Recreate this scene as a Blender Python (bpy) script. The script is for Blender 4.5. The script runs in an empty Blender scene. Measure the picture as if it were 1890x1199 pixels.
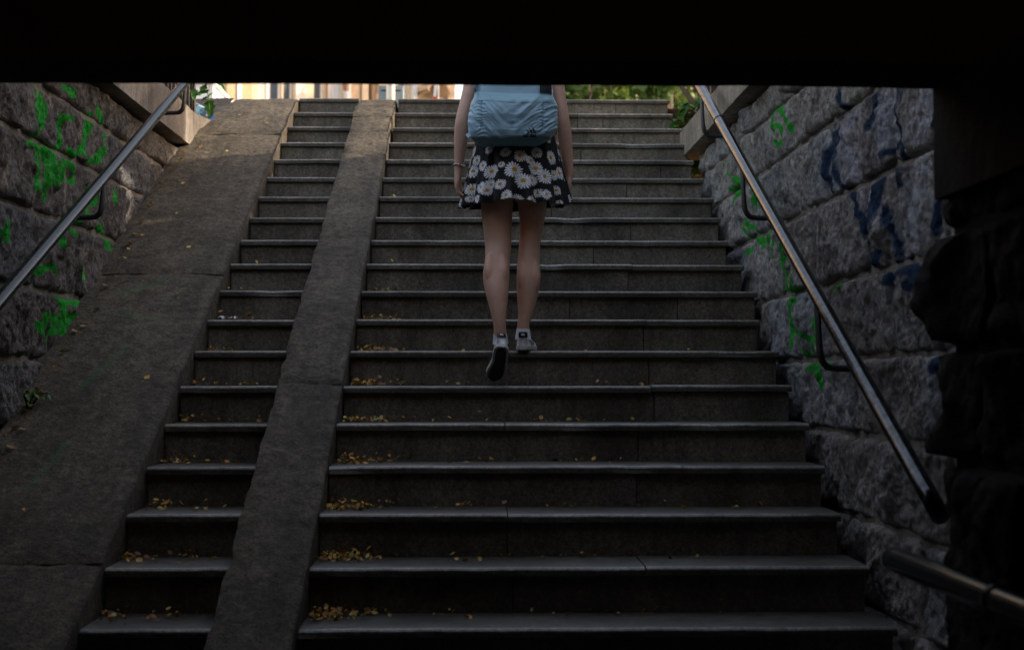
import bpy, bmesh, math, random
import numpy as np
from mathutils import Vector, Matrix
from mathutils.bvhtree import BVHTree

C = bpy.context.scene
COL = C.collection
RNG = random.Random(7)

# ---------------------------------------------------------------- camera, sky, sun, exposure
# world: X right, Y up the stairs, Z up; the origin is the photographer's eye
cam_d = bpy.data.cameras.new('camera')
cam = bpy.data.objects.new('camera', cam_d); COL.objects.link(cam)
cam_d.sensor_width = 36.0
cam_d.lens = 50.0
cam_d.clip_start = 0.05; cam_d.clip_end = 2000
cam.rotation_euler = (math.radians(90) + math.atan(95.5/2625), 0, -math.atan(57/2625))
cam_d.dof.use_dof = True
cam_d.dof.focus_distance = 6.7
cam_d.dof.aperture_fstop = 3.2
C.camera = cam

SUN = Vector((0.93, 0.10, 0.40)).normalized()      # direction towards the sun
SUN_EL = math.asin(SUN.z)
world = bpy.data.worlds.new('World'); C.world = world
world.use_nodes = True
wn = world.node_tree.nodes; wl = world.node_tree.links
sky = wn.new('ShaderNodeTexSky'); sky.sky_type = 'NISHITA'
sky.sun_disc = False
sky.air_density = 1.0; sky.dust_density = 1.2; sky.ozone_density = 0.0
sky.sun_elevation = SUN_EL
sky.sun_rotation = math.atan2(SUN.x, SUN.y)
# one even tint over the whole sky: the photograph's warm white balance
wb = wn.new('ShaderNodeMix'); wb.data_type = 'RGBA'; wb.blend_type = 'MULTIPLY'; wb.inputs[0].default_value = 1.0
wb.inputs[7].default_value = (1.18, 0.95, 0.78, 1)
wl.new(sky.outputs[0], wb.inputs[6]); wl.new(wb.outputs[2], wn['Background'].inputs[0])
wn['Background'].inputs[1].default_value = 0.15

sun_d = bpy.data.lights.new('sun', 'SUN'); sun_d.energy = 1.8
sun_d.angle = math.radians(0.5); sun_d.color = (1.0, 0.86, 0.70)
sun = bpy.data.objects.new('sun', sun_d); COL.objects.link(sun)
sun.location = (20, -10, 20)
sun.rotation_euler = SUN.to_track_quat('Z', 'Y').to_euler()

C.view_settings.view_transform = 'Standard'
C.view_settings.look = 'None'
C.view_settings.exposure = 1.95
C.view_settings.gamma = 1.0
C.view_settings.use_curve_mapping = False
C.cycles.max_bounces = 8
C.cycles.diffuse_bounces = 5

# ---------------------------------------------------------------- noise
_perm = np.random.RandomState(3).permutation(256); _perm = np.concatenate([_perm, _perm, _perm])
_grad = np.random.RandomState(4).normal(size=(256, 3)); _grad /= np.linalg.norm(_grad, axis=1)[:, None]
def pnoise(P):
    P = np.asarray(P, float); I = np.floor(P).astype(int); F = P - I; I &= 255
    U = F*F*F*(F*(F*6-15)+10); out = 0
    for dx in (0, 1):
        for dy in (0, 1):
            for dz in (0, 1):
                h = _perm[_perm[_perm[(I[:, 0]+dx) & 255] + ((I[:, 1]+dy) & 255)] + ((I[:, 2]+dz) & 255)]
                g = _grad[h]
                d = (F - np.array([dx, dy, dz]))
                w = np.where(dx, U[:, 0], 1-U[:, 0])*np.where(dy, U[:, 1], 1-U[:, 1])*np.where(dz, U[:, 2], 1-U[:, 2])
                out = out + w*(g*d).sum(1)
    return out*1.6
def fbm(P, o=4, lac=2.03, gain=0.5):
    P = np.asarray(P, float); r = 0; a = 1.0
    for i in range(o):
        r = r + a*pnoise(P + 17.3*i); P = P*lac; a *= gain
    return r

# ---------------------------------------------------------------- object helpers
def link(o, parent=None):
    COL.objects.link(o)
    if parent is not None: o.parent = parent
    return o
def mesh(name, V, F, mat=None, parent=None, smooth=False):
    me = bpy.data.meshes.new(name)
    me.from_pydata([tuple(map(float, v)) for v in V], [], [tuple(map(int, f)) for f in F])
    if smooth: me.polygons.foreach_set('use_smooth', [True]*len(me.polygons))
    me.update()
    if mat: me.materials.append(mat)
    return link(bpy.data.objects.new(name, me), parent)
def tag(o, label=None, cat=None, group=None, kind=None):
    if label: o['label'] = label
    if cat: o['category'] = cat
    if group: o['group'] = group
    if kind: o['kind'] = kind
    return o
def thing(name, label, cat, group=None, loc=(0, 0, 0)):
    o = bpy.data.objects.new(name, None); o.empty_display_size = 0.2; link(o); o.location = loc
    return tag(o, label, cat, group)
class MB:
    """collects shapes into one mesh"""
    def __init__(s): s.V = []; s.F = []
    def add(s, V, F):
        n = len(s.V); s.V += [tuple(v) for v in V]; s.F += [tuple(i+n for i in f) for f in F]; return s
    def box(s, x0, x1, y0, y1, z0, z1):
        V = [(x, y, z) for x in (x0, x1) for y in (y0, y1) for z in (z0, z1)]
        return s.add(V, [(0, 1, 3, 2), (4, 6, 7, 5), (0, 4, 5, 1), (2, 3, 7, 6), (0, 2, 6, 4), (1, 5, 7, 3)])
    def tube(s, pts, rad, n=12, cap=True):
        V, F = tube(pts, rad, n, cap); return s.add(V, F)
    def build(s, name, mat, parent=None, smooth=False, bevel=0):
        o = mesh(name, s.V, s.F, mat, parent, smooth)
        if bevel:
            m = o.modifiers.new('bevel', 'BEVEL'); m.width = bevel; m.segments = 2; m.limit_method = 'ANGLE'
        return o
def catmull(pts, n):
    P = [np.array(p, float) for p in pts]; P = [2*P[0]-P[1]] + P + [2*P[-1]-P[-2]]
    out = []
    for i in range(1, len(P)-2):
        for k in range(n):
            t = k/n; a, b, c, d = P[i-1:i+3]
            out.append(0.5*((2*b)+(-a+c)*t+(2*a-5*b+4*c-d)*t*t+(-a+3*b-3*c+d)*t**3))
    out.append(P[-2]); return np.array(out)
def tube(pts, rad, n=12, cap=True, ref=(1, 0, 0), power=2.0):
    """rings along pts; rad: one number, a list of numbers or a list of (rx, ry), rx along ref"""
    P = np.array(pts, float); m = len(P); V = []; F = []
    rad = np.array(rad, float)
    if rad.ndim == 0: rad = np.full((m, 2), float(rad))
    elif rad.ndim == 1 and len(rad) == m: rad = np.stack([rad, rad], 1)
    T = np.gradient(P, axis=0); T /= np.linalg.norm(T, axis=1)[:, None]
    ref = np.array(ref, float)
    for i in range(m):
        a = ref - T[i]*(ref@T[i])
        if np.linalg.norm(a) < 1e-3: a = np.array([0, 1, 0.]) - T[i]*T[i][1]
        a /= np.linalg.norm(a); b = np.cross(T[i], a)
        for k in range(n):
            th = 2*math.pi*k/n; c, sn = math.cos(th), math.sin(th)
            c = math.copysign(abs(c)**(2/power), c); sn = math.copysign(abs(sn)**(2/power), sn)
            V.append(P[i] + a*rad[i, 0]*c + b*rad[i, 1]*sn)
    for i in range(m-1):
        for k in range(n):
            F.append((i*n+k, i*n+(k+1) % n, (i+1)*n+(k+1) % n, (i+1)*n+k))
    if cap:
        V.append(P[0]); V.append(P[-1]); c0 = len(V)-2
        for k in range(n):
            F.append((c0, (k+1) % n, k)); F.append((c0+1, (m-1)*n+k, (m-1)*n+(k+1) % n))
    return V, F
def grid_faces(nu, nv, flip=False):
    f = [(i*nv+j, (i+1)*nv+j, (i+1)*nv+j+1, i*nv+j+1) for i in range(nu-1) for j in range(nv-1)]
    return [t[::-1] for t in f] if flip else f
def attr(o, name, vals):
    a = o.data.attributes.new(name, 'FLOAT', 'POINT'); a.data.foreach_set('value', np.asarray(vals, np.float32))
def cattr(o, name, vals):
    a = o.data.attributes.new(name, 'FLOAT_COLOR', 'POINT'); a.data.foreach_set('color', np.asarray(vals, np.float32).ravel())

# ---------------------------------------------------------------- materials
class NT:
    def __init__(s, name):
        s.m = bpy.data.materials.new(name); s.m.use_nodes = True
        s.t = s.m.node_tree; s.b = s.t.nodes['Principled BSDF']; s._pos = None
    def n(s, typ, **kw):
        nd = s.t.nodes.new(typ)
        for k, v in kw.items():
            if k in nd.inputs.keys() if isinstance(k, str) else False: nd.inputs[k].default_value = v
            else: setattr(nd, k, v)
        return nd
    def l(s, a, b): s.t.links.new(a, b)
    def pos(s):
        if not s._pos: s._pos = s.n('ShaderNodeNewGeometry').outputs['Position']
        return s._pos
    def mapped(s, scale):
        mp = s.n('ShaderNodeMapping'); mp.inputs['Scale'].default_value = scale
        s.l(s.pos(), mp.inputs['Vector']); return mp.outputs[0]
    def noise(s, scale, detail=5, rough=.6, vec=None):
        nd = s.n('ShaderNodeTexNoise'); nd.inputs['Scale'].default_value = scale
        nd.inputs['Detail'].default_value = detail; nd.inputs['Roughness'].default_value = rough
        s.l(vec if vec is not None else s.pos(), nd.inputs['Vector']); return nd.outputs['Fac']
    def ramp(s, fac, stops):
        r = s.n('ShaderNodeValToRGB'); e = r.color_ramp.elements
        while len(e) < len(stops): e.new(0.5)
        for k, (p, c) in enumerate(stops):
            e[k].position = p; e[k].color = (c, c, c, 1) if not hasattr(c, '__len__') else (*c, 1)
        s.l(fac, r.inputs[0]); return r.outputs[0]
    def mix(s, fac, a, b, mode='MIX'):
        m = s.n('ShaderNodeMix', data_type='RGBA', blend_type=mode)
        for sock, v in ((m.inputs[0], fac), (m.inputs[6], a), (m.inputs[7], b)):
            if hasattr(v, 'is_output'): s.l(v, sock)
            elif hasattr(v, '__len__'): sock.default_value = (*v, 1)
            else: sock.default_value = v
        return m.outputs[2]
    def math(s, op, a, b=0.0):
        m = s.n('ShaderNodeMath', operation=op)
        for sock, v in ((m.inputs[0], a), (m.inputs[1], b)):
            if hasattr(v, 'is_output'): s.l(v, sock)
            else: sock.default_value = v
        return m.outputs[0]
    def attr(s, name, out='Fac'):
        a = s.n('ShaderNodeAttribute'); a.attribute_name = name; return a.outputs[out]
    def rand(s): return s.n('ShaderNodeObjectInfo').outputs['Random']
    def bump(s, h, strength=.4, dist=.01, prev=None):
        b = s.n('ShaderNodeBump'); b.inputs['Strength'].default_value = strength; b.inputs['Distance'].default_value = dist
        s.l(h, b.inputs['Height'])
        if prev is not None: s.l(prev, b.inputs['Normal'])
        return b.outputs[0]
    def out(s, color=None, rough=None, normal=None, **kw):
        for key, v in (('Base Color', color), ('Roughness', rough), ('Normal', normal)):
            if v is None: continue
            if hasattr(v, 'is_output'): s.l(v, s.b.inputs[key])
            else: s.b.inputs[key].default_value = (*v, 1) if hasattr(v, '__len__') else v
        for k, v in kw.items(): s.b.inputs[k.replace('_', ' ')].default_value = v
        return s.m
def simple(name, col, rough=.6, var=.12, scale=40, bump=.15, dist=.003, **kw):
    t = NT(name); f = t.noise(scale, 4)
    c = t.ramp(f, [(.3, [x*(1-var) for x in col]), (.7, [x*(1+var) for x in col])])
    return t.out(c, rough, t.bump(f, bump, dist), **kw)
def paint_mask(t, name, soft, ragged):
    """1 where a sprayed stroke covers the surface; the attribute is the distance inside the stroke"""
    v = t.math('ADD', t.attr(name), t.math('MULTIPLY', t.math('SUBTRACT', t.noise(70, 4, .7), .5), ragged))
    mr = t.n('ShaderNodeMapRange'); mr.inputs[1].default_value = -soft; mr.inputs[2].default_value = soft
    t.l(v, mr.inputs[0]); return mr.outputs[0]

M = {}
# dressed granite of the steps
def granite(name, lo, hi, rough, streak=.5):
    t = NT(name)
    sp = t.noise(105, 4, .75); big = t.noise(2.3, 5, .65)
    st = t.noise(1.0, 4, .7, t.mapped((14, 14, 1.6)))
    c = t.ramp(sp, [(.32, lo), (.5, [(a+b)/2 for a, b in zip(lo, hi)]), (.68, hi)])
    c = t.mix(1.0, c, t.ramp(big, [(.32, (.45, .43, .37)), (.68, (1.25, 1.21, 1.13))]), 'MULTIPLY')
    c = t.mix(.8, c, t.ramp(t.noise(48, 4, .7), [(.36, .6), (.64, 1.35)]), 'MULTIPLY')
    c = t.mix(streak, c, t.ramp(st, [(.36, (.45, .43, .38)), (.58, (1.05, 1.05, 1.05))]), 'MULTIPLY')
    rn = t.ramp(t.rand(), [(0, .82), (1, 1.12)])
    c = t.mix(1.0, c, rn, 'MULTIPLY')
    nb = t.bump(sp, .35, .004); nb = t.bump(t.noise(55, 4), .3, .008, nb)
    return t.out(c, rough, nb)
M['riser'] = granite('riser_granite', (.075, .066, .053), (.26, .232, .195), .75)
M['tread_front'] = granite('grimy_granite', (.050, .043, .034), (.15, .134, .11), .7)
M['tread'] = granite('tread_granite', (.066, .060, .052), (.150, .139, .122), .5, .5)
M['arris'] = granite('worn_granite_edge', (.16, .155, .145), (.38, .37, .35), .36, .6)
# rough concrete
t = NT('rough_concrete')
f1 = t.noise(3.0, 7, .7); f2 = t.noise(26, 6, .75); f3 = t.noise(80, 4, .7)
c = t.ramp(f1, [(.3, (.066, .050, .030)), (.5, (.114, .092, .062)), (.72, (.178, .148, .106))])
c = t.mix(.95, c, t.ramp(f2, [(.36, (.42, .40, .34)), (.5, (.9, .9, .88)), (.62, (1.4, 1.36, 1.28))]), 'MULTIPLY')
c = t.mix(.8, c, t.ramp(t.noise(1.0, 6, .75, t.mapped((5.5, .9, 1))), [(.36, (.5, .49, .42)), (.55, (1.1, 1.08, 1.02))]), 'MULTIPLY')
c = t.mix(.8, c, t.ramp(f3, [(.32, .4), (.68, 1.5)]), 'MULTIPLY')
c = t.mix(t.math('MULTIPLY', paint_mask(t, 'green', .012, .06), .4), c, (.02, .20, .05))
M['concrete'] = t.out(c, .82, t.bump(f3, .8, .007, t.bump(f2, 1.0, .03)))
# split-faced wall stone with spray paint on it; the right wall's copy is brightened to paint in skylight
def split_stone(name, g):
  t = NT(name)
  f1 = t.noise(5, 6, .7); f2 = t.noise(34, 6, .8, t.mapped((1, 1, .55))); f3 = t.noise(72, 5, .8, t.mapped((1, 1, .5)))
  c = t.ramp(t.rand(), [(0, (.17, .155, .145)), (.35, (.22, .195, .175)), (.7, (.20, .20, .205)), (1, (.25, .225, .195))])
  c = t.mix(.9, c, t.ramp(f1, [(.3, (.55, .52, .48)), (.52, (1, 1, 1)), (.72, (1.35, 1.3, 1.22))]), 'MULTIPLY')
  c = t.mix(.9, c, t.ramp(f2, [(.34, (.45, .44, .43)), (.52, (1, 1, 1)), (.68, (1.5, 1.48, 1.45))]), 'MULTIPLY')
  c = t.mix(.75, c, t.ramp(f3, [(.33, .35), (.67, 1.7)]), 'MULTIPLY')
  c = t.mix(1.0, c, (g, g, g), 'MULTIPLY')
  c = t.mix(1.0, c, (.72, .72, .75), 'DARKEN')
  # bluish skylight painted over the grain, shaped as pale fill strokes
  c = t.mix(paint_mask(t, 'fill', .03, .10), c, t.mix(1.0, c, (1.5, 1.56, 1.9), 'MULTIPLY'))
  c = t.mix(1.0, c, (.78, .78, .84), 'DARKEN')
  c = t.mix(t.math('MULTIPLY', paint_mask(t, 'blue', .005, .008), 1.0), c, (.004, .042, .115))
  c = t.mix(t.math('MULTIPLY', paint_mask(t, 'green', .0025, .006), .97), c, (.001, .56, .02))
  return t.out(c, .8, t.bump(f3, 1.0, .014, t.bump(f2, 1.0, .06)))
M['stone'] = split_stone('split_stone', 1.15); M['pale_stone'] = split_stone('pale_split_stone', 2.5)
M['mortar'] = simple('mortar', (.19, .165, .135), .9, .3, 20, .6, .02)
M['coping'] = granite('coping_granite', (.15, .13, .11), (.28, .25, .22), .75, .6)
M['soot'] = simple('sooty_concrete', (.012, .0115, .011), .9, .35, 6, .5, .02, Specular_IOR_Level=.08)  # near-black colour carries the shade of the unlit underpass
t = NT('sooty_stone')  # pier stone darkened so its colour holds the underpass shade
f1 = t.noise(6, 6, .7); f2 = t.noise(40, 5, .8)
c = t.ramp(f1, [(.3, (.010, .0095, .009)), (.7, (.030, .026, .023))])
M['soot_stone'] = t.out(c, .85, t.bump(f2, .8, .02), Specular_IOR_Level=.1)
t = NT('worn_steel'); f = t.noise(30, 5, .7); g = t.noise(9, 4, .6)
M['rail'] = t.out(t.ramp(f, [(.35, (.035, .035, .035)), (.6, (.10, .10, .102))]), t.ramp(g, [(.3, .12), (.7, .26)]), t.bump(f, .12, .002), Metallic=1.0)
t = NT('dark_steel'); f = t.noise(30, 5, .7); g = t.noise(9, 4, .6)
M['rail_dark'] = t.out(t.ramp(f, [(.35, (.010, .011, .011)), (.6, (.026, .028, .028))]), t.ramp(g, [(.3, .10), (.7, .20)]), t.bump(f, .10, .002), Specular_IOR_Level=.14)
M['bracket'] = simple('black_iron', (.02, .019, .018), .55, .3, 60)
M['fence'] = simple('rusty_iron', (.055, .036, .027), .7, .4, 50)
M['asphalt'] = simple('paving', (.16, .15, .14), .85, .25, 30, .4, .01)
M['earth'] = simple('dark_earth', (.045, .035, .025), .95, .4, 12, .8, .04)
def leafmat(name, cols, trans=.25):
    t = NT(name); c = t.ramp(t.attr('tint'), [(k/(len(cols)-1), q) for k, q in enumerate(cols)])
    t.out(c, .55)
    tr = t.n('ShaderNodeBsdfTranslucent'); t.l(c, tr.inputs[0])
    mx = t.n('ShaderNodeMixShader'); mx.inputs[0].default_value = trans
    t.l(t.b.outputs[0], mx.inputs[1]); t.l(tr.outputs[0], mx.inputs[2])
    t.l(mx.outputs[0], t.t.nodes['Material Output'].inputs[0]); return t.m
M['leaf'] = leafmat('tree_leaves', [(.035, .075, .018), (.06, .12, .02), (.10, .17, .03), (.17, .21, .05)], .35)
M['vine'] = leafmat('vine_leaves', [(.03, .10, .015), (.07, .19, .02), (.12, .26, .04)], .3)
M['litter'] = leafmat('fallen_leaves', [(.16, .07, .025), (.36, .16, .03), (.56, .29, .04), (.58, .41, .08), (.20, .27, .06)], .1)
M['bark'] = simple('bark', (.07, .055, .04), .9, .4, 25, .8, .03)
# person and things carried
t = NT('skin'); f = t.noise(14, 4)
M['skin'] = t.out(t.ramp(f, [(.3, (.62, .355, .255)), (.7, (.72, .44, .32))]), .5, t.bump(t.noise(300, 2), .08, .001))
t = NT('pack_fabric'); f = t.noise(420, 2)
c = t.mix(.5, (.33, .53, .66), t.ramp(t.noise(9, 4), [(.3, .82), (.7, 1.1)]), 'MULTIPLY')
M['pack'] = t.out(c, .42, t.bump(f, .15, .0008), Sheen_Weight=.2)
M['pack_dark'] = simple('pack_base_fabric', (.16, .29, .36), .6, .1, 200)
M['web'] = simple('webbing', (.33, .56, .66), .6, .08, 300, .4, .001)
M['black'] = simple('black_print', (.012, .012, .014), .6, .1, 80)
M['teal'] = simple('teal_edge', (.02, .35, .36), .5, .05)
t = NT('daisy_cloth'); c = t.attr('print', 'Color'); M['daisy'] = t.out(c, .8, t.bump(t.noise(500, 2), .15, .0006))
M['white'] = simple('white_leather', (.88, .89, .91), .4, .08, 60)
M['sole'] = simple('rubber_side', (.58, .55, .50), .7, .15, 80)
M['outsole'] = simple('dark_rubber', (.035, .033, .032), .8, .3, 120, .5, .003)
M['sock'] = simple('white_sock', (.85, .85, .90), .9, .05, 400, .4, .001)
M['hair'] = simple('brown_hair', (.09, .05, .03), .5, .4, 200, .5, .002)
M['shirt'] = simple('black_shirt', (.02, .02, .022), .85)
M['metal'] = simple('silver', (.6, .58, .55), .3, .1, Metallic=1.0)
M['eye'] = simple('eye_white', (.7, .68, .65), .3)
# town beyond
M['cream'] = simple('cream_plaster', (.66, .53, .38), .85, .08, 3)
M['tan'] = simple('tan_stone', (.52, .38, .25), .85, .14, 5)
M['ochre'] = simple('ochre_brick', (.55, .41, .24), .85, .15, 12)
M['brown'] = simple('brown_shutter', (.26, .15, .09), .7, .15, 20)
M['frame'] = simple('white_frame', (.78, .78, .80), .5, .04)
M['curtain'] = simple('pale_blind', (.74, .66, .58), .9, .06, 4)
t = NT('window_glass'); M['glass'] = t.out((.10, .12, .15), .08, None, Specular_IOR_Level=.7)
M['boxgrey'] = simple('blue_grey_paint', (.16, .21, .24), .5, .08)
M['pole'] = simple('pale_pole', (.58, .56, .52), .45, .1, 30)
M['red'] = simple('red_cloth', (.75, .03, .02), .7, .08)
t = NT('bottle_plastic'); M['pet'] = t.out((.45, .58, .68), .12, None, Transmission_Weight=.75, IOR=1.25)
M['bluecap'] = simple('blue_cap', (.02, .12, .5), .4)
M['paper'] = simple('white_paper', (.75, .75, .77), .8)

# ================================================================ setting
Y18, RUN, Z18, RISE = 4.73, 0.308, -0.83, 0.157
LAST = 22
def ny(k): return Y18 + (18-k)*RUN                         # front edge of step k
def nz(k): return Z18 + (18-k)*RISE + .022*(18-k)/18       # its top
def slope_z(y): return nz(18) + (y-ny(18))*(nz(0)-nz(18))/(ny(0)-ny(18))
TOP = nz(0); FLOOR = nz(LAST+1); Y0 = ny(0); YP = 3.75     # YP: mouth of the underpass

def sheet(name, x0, x1, y0, y1, z, mat, kind='structure'):
    o = mesh(name, [(x0, y0, z), (x1, y0, z), (x1, y1, z), (x0, y1, z)], [(0, 1, 2, 3)], mat); o['kind'] = kind; return o
sheet('ground', -900, 900, Y0+.30, 1500, TOP-.012, M['asphalt'])
sheet('underpass_floor', -1.9, 1.3, -9, ny(LAST)+.05, FLOOR, M['soot'])
def bank(x0, x1, y0, y1, z, seed, rise=.12):
    nx, nyy = 24, 36; V = []
    for i in range(nx):
        for j in range(nyy): V.append((x0+(x1-x0)*i/(nx-1), y0+(y1-y0)*j/(nyy-1), z))
    V = np.array(V); V[:, 2] += rise*fbm(V*.8+seed, 3)
    o = mesh('earth_bank', V, grid_faces(nx, nyy), M['earth'], None, True); o['kind'] = 'structure'; return o
bank(1.62, 18, 4.3, Y0+.35, 1.55, 5.1)
bank(-18, -2.10, 4.3, Y0+.35, 1.55, 9.3)

# ---------------------------------------------------------------- stair slabs
def slab(name, x0, x1, prof, mat, parent, chip, seed, dx=.05):
    """extrudes a closed (y, z) outline along X, with worn arrises"""
    n = max(3, int((x1-x0)/dx)+1); m = len(prof); P = np.array(prof, float)
    X = np.linspace(x0, x1, n); V = np.zeros((n, m, 3))
    V[:, :, 0] = X[:, None]; V[:, :, 1] = P[None, :, 0]; V[:, :, 2] = P[None, :, 1]
    flat = V.reshape(-1, 3)
    q = flat*np.array([9, 1, 1])+seed
    d = fbm(q, 3); big = np.clip(pnoise(flat*np.array([2.7, 1, 1])+seed*1.7)-.45, 0, 1)
    w = np.tile(np.array(chip), n)
    flat[:, 1] += w*(.004*d+.07*big); flat[:, 2] += w*(.0012*d-.02*big)
    F = []
    for i in range(n-1):
        for k in range(m):
            a, b = i*m+k, i*m+(k+1) % m; F.append((a, a+m, b+m, b))
    F.append(tuple(range(m))); F.append(tuple(range((n-1)*m, n*m))[::-1])
    o = mesh(name, flat, F, mat, parent)
    if name == 'tread':                       # worn pale arris, grimy front face
        o.data.materials.append(M['arris']); o.data.materials.append(M['tread_front'])
        mi = np.zeros(len(F), int); idx = np.arange((n-1)*m) % m
        mi[:len(idx)] = np.where((idx >= 1) & (idx <= 2), 1, np.where((idx == 3) | (idx == 4), 2, 0))
        mi[len(idx):] = 2
        o.data.polygons.foreach_set('material_index', mi)
    return o
def tread_prof(y, z, back, th, dy=0, dz=0):
    y += dy; z += dz
    return ([(back, z), (y+.020, z), (y+.007, z-.0025), (y+.0015, z-.008), (y, z-.014), (y, z-th), (back, z-th)],
            [0, .6, 1, 1, 1, .5, 0])
def staircase(root, x0, x1, seed, joints, gap=.004, ragged=None, hi_mat=None):
    rr = random.Random(seed)
    for k in range(LAST+1):
        y, z = ny(k), nz(k); th = .029
        xr = x1 + (ragged[k % len(ragged)] if ragged else 0)
        back = y + RUN + .018 if k else y + .42
        # treads
        cuts = sorted(joints.get(('t', k), [] if rr.random() < .45 or x1-x0 < 1 else [rr.uniform(x0+.4, x1-.3)]))
        xs = [x0] + cuts + [xr]
        for a, b in zip(xs[:-1], xs[1:]):
            dy, dz = rr.uniform(-.003, .003), rr.uniform(-.0025, .0025)
            p, c = tread_prof(y, z, back, th, dy, dz)
            slab('tread', a+gap/2*(a > x0), b-gap/2*(b < xr), p, M['tread'], root, c, rr.uniform(0, 50))
        # risers
        if k == LAST: zb = FLOOR+.001
        else: zb = nz(k+1)-.012
        cuts = sorted(joints.get(('r', k), [rr.uniform(x0+.5, x1-.2)] if x1-x0 > 1 else []))
        xr2 = xr-.012 if x1 > 0 else xr
        xs = [x0] + cuts + [xr2]
        for a, b in zip(xs[:-1], xs[1:]):
            dy = rr.uniform(-.003, .003); yy = y+.020+dy
            p = [(yy, z-th-.0015), (yy, z-th-.012), (yy, zb+.02), (yy, zb), (yy+.12, zb), (yy+.12, z-th-.0015)]
            slab('riser', a+gap/2*(a > x0), b-gap/2*(b < xr2), p, M['riser'], root, [.1, .5, .5, .2, 0, 0], rr.uniform(0, 50))
    mb = MB()
    for k in range(LAST+1):
        mb.box(x0+.004, x1-.004, ny(k)+.135, ny(k)+RUN+.135 if k else ny(k)+.5, FLOOR-.3, nz(k)-.034)
    mb.build('stair_core', M['mortar'], root)
def jx(px, k):   # joints measured on the photograph, kept as metres across the stair
    return px
main = thing('staircase', 'wide flight of grey granite steps the woman is climbing, between kerb and right wall', 'staircase')
J = {('r', 13): [.765], ('r', 14): [.66], ('r', 15): [.62], ('r', 16): [.098], ('r', 12): [.78], ('r', 11): [.79], ('r', 9): [.78],
     ('r', 1): [.68, .86], ('t', 1): [.68], ('r', 3): [.66], ('t', 3): [.66], ('t', 16): [.10], ('t', 14): [.10], ('t', 9): [.80],
     ('t', 11): [.80], ('t', 13): [.75], ('t', 15): [.80], ('r', 0): [.98], ('r', 8): [.62], ('t', 0): [], ('t', 2): [], ('t', 4): [.1],
     ('r', 10): [.45, 1.0], ('r', 7): [.86], ('r', 6): [.42], ('r', 5): [.9, .1]}
staircase(main, -.603, 1.375, 11, J, ragged=[-.005, -.02, .0, .01, -.015, .0, .012, .0, -.01, .02, .03, -.02, .01, .0, .005])
side = thing('staircase', 'narrow flight of steps squeezed between the sloping ramp and the sloping kerb', 'staircase')
staircase(side, -1.318, -.888, 23, {})

# ---------------------------------------------------------------- concrete ramp and kerb
def stroke_sdf(P2, strokes, ky=1.0):
    """distance inside the nearest stroke (positive inside), metres"""
    # ky < 1: strokes drawn along the wall are broader lengthwise than upright
    best = np.full(len(P2), -.05); P2 = np.asarray(P2)*np.array([ky, 1.0])
    for w, s in strokes:
        for a, b in zip(s[:-1], s[1:]):
            a = np.array(a)*np.array([ky, 1.0]); b = np.array(b)*np.array([ky, 1.0]); d = b-a; L = max(d@d, 1e-9)
            sel = (np.abs(P2-(a+b)/2).max(1) < .2+math.sqrt(L))
            if not sel.any(): continue
            q = P2[sel]; tt = np.clip(((q-a)@d)/L, 0, 1)
            best[sel] = np.maximum(best[sel], 1.0*w+.002-np.linalg.norm(q-(a+tt[:, None]*d), axis=1))
    return best
def ramp_z(y, lift):
    # straight slope that rounds over into the landing
    z = slope_z(y)+lift; top = TOP+.012
    s = .05
    return -s*np.log(np.exp(-z/s)+np.exp(-top/s))
def incline(name, parent, y0, y1, xl, xr, lift, seed, green=None, res=.022, amp=1.0, edge=(0, 0)):
    """one cast length of sloping concrete: gridded top with worn edges, plus its sides; xl, xr are functions of y"""
    nyy = int((y1-y0)/res)+1; ys = np.linspace(y0, y1, nyy)
    nx = max(8, int((xr(ys)-xl(ys)).max()/res)); u = np.linspace(0, 1, nx)
    Yg, U = np.meshgrid(ys, u, indexing='ij')
    wl_ = .006*fbm(np.stack([ys*6, ys*0+seed, ys*0], 1), 4)-edge[0]*np.clip(pnoise(np.stack([ys*9, ys*0+seed+3, ys*0], 1))-.15, 0, 1)
    wr_ = .005*fbm(np.stack([ys*6, ys*0+seed+9, ys*0], 1), 4)-edge[1]*np.clip(pnoise(np.stack([ys*4.2, ys*0+seed+13, ys*0], 1))-.15, 0, 1)
    XL = xl(ys)-wl_; XR = xr(ys)+wr_
    Xg = XL[:, None]+(XR-XL)[:, None]*U
    Zg = ramp_z(Yg, lift)
    Q = np.stack([Xg.ravel(), Yg.ravel(), np.zeros(Xg.size)], 1)
    dz = amp*(.009*fbm(Q*3.1+seed, 3)+.005*fbm(Q*15+seed, 4))
    e = np.minimum(np.minimum(Xg-XL[:, None], XR[:, None]-Xg), np.minimum(Yg-y0, y1-Yg)).ravel()
    dz -= .012*np.exp(-e/.012)*(1+.6*fbm(Q*9+seed+4, 2))
    Z = Zg.ravel()+dz
    V = np.stack([Xg.ravel(), Yg.ravel(), Z], 1); F = grid_faces(nyy, nx, True)
    V = list(map(tuple, V)); F = [f[::-1] for f in F]
    ring = [i*nx for i in range(nyy)] + [(nyy-1)*nx+j for j in range(1, nx)] + [i*nx+nx-1 for i in range(nyy-2, -1, -1)] + [j for j in range(nx-2, 0, -1)]
    base = len(V)
    for r in ring: V.append((V[r][0], V[r][1], V[r][2]-.34))
    for a in range(len(ring)):
        b = (a+1) % len(ring); F.append((ring[a], ring[b], base+b, base+a))
    o = mesh(name, V, F, M['concrete'], parent, False)
    sm = [True]*(len(F)-len(ring))+[False]*len(ring); o.data.polygons.foreach_set('use_smooth', sm)
    g = stroke_sdf(np.array(V)[:, :2], green) if green else np.full(len(V), -.05)
    attr(o, 'green', g)
    return o
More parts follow.
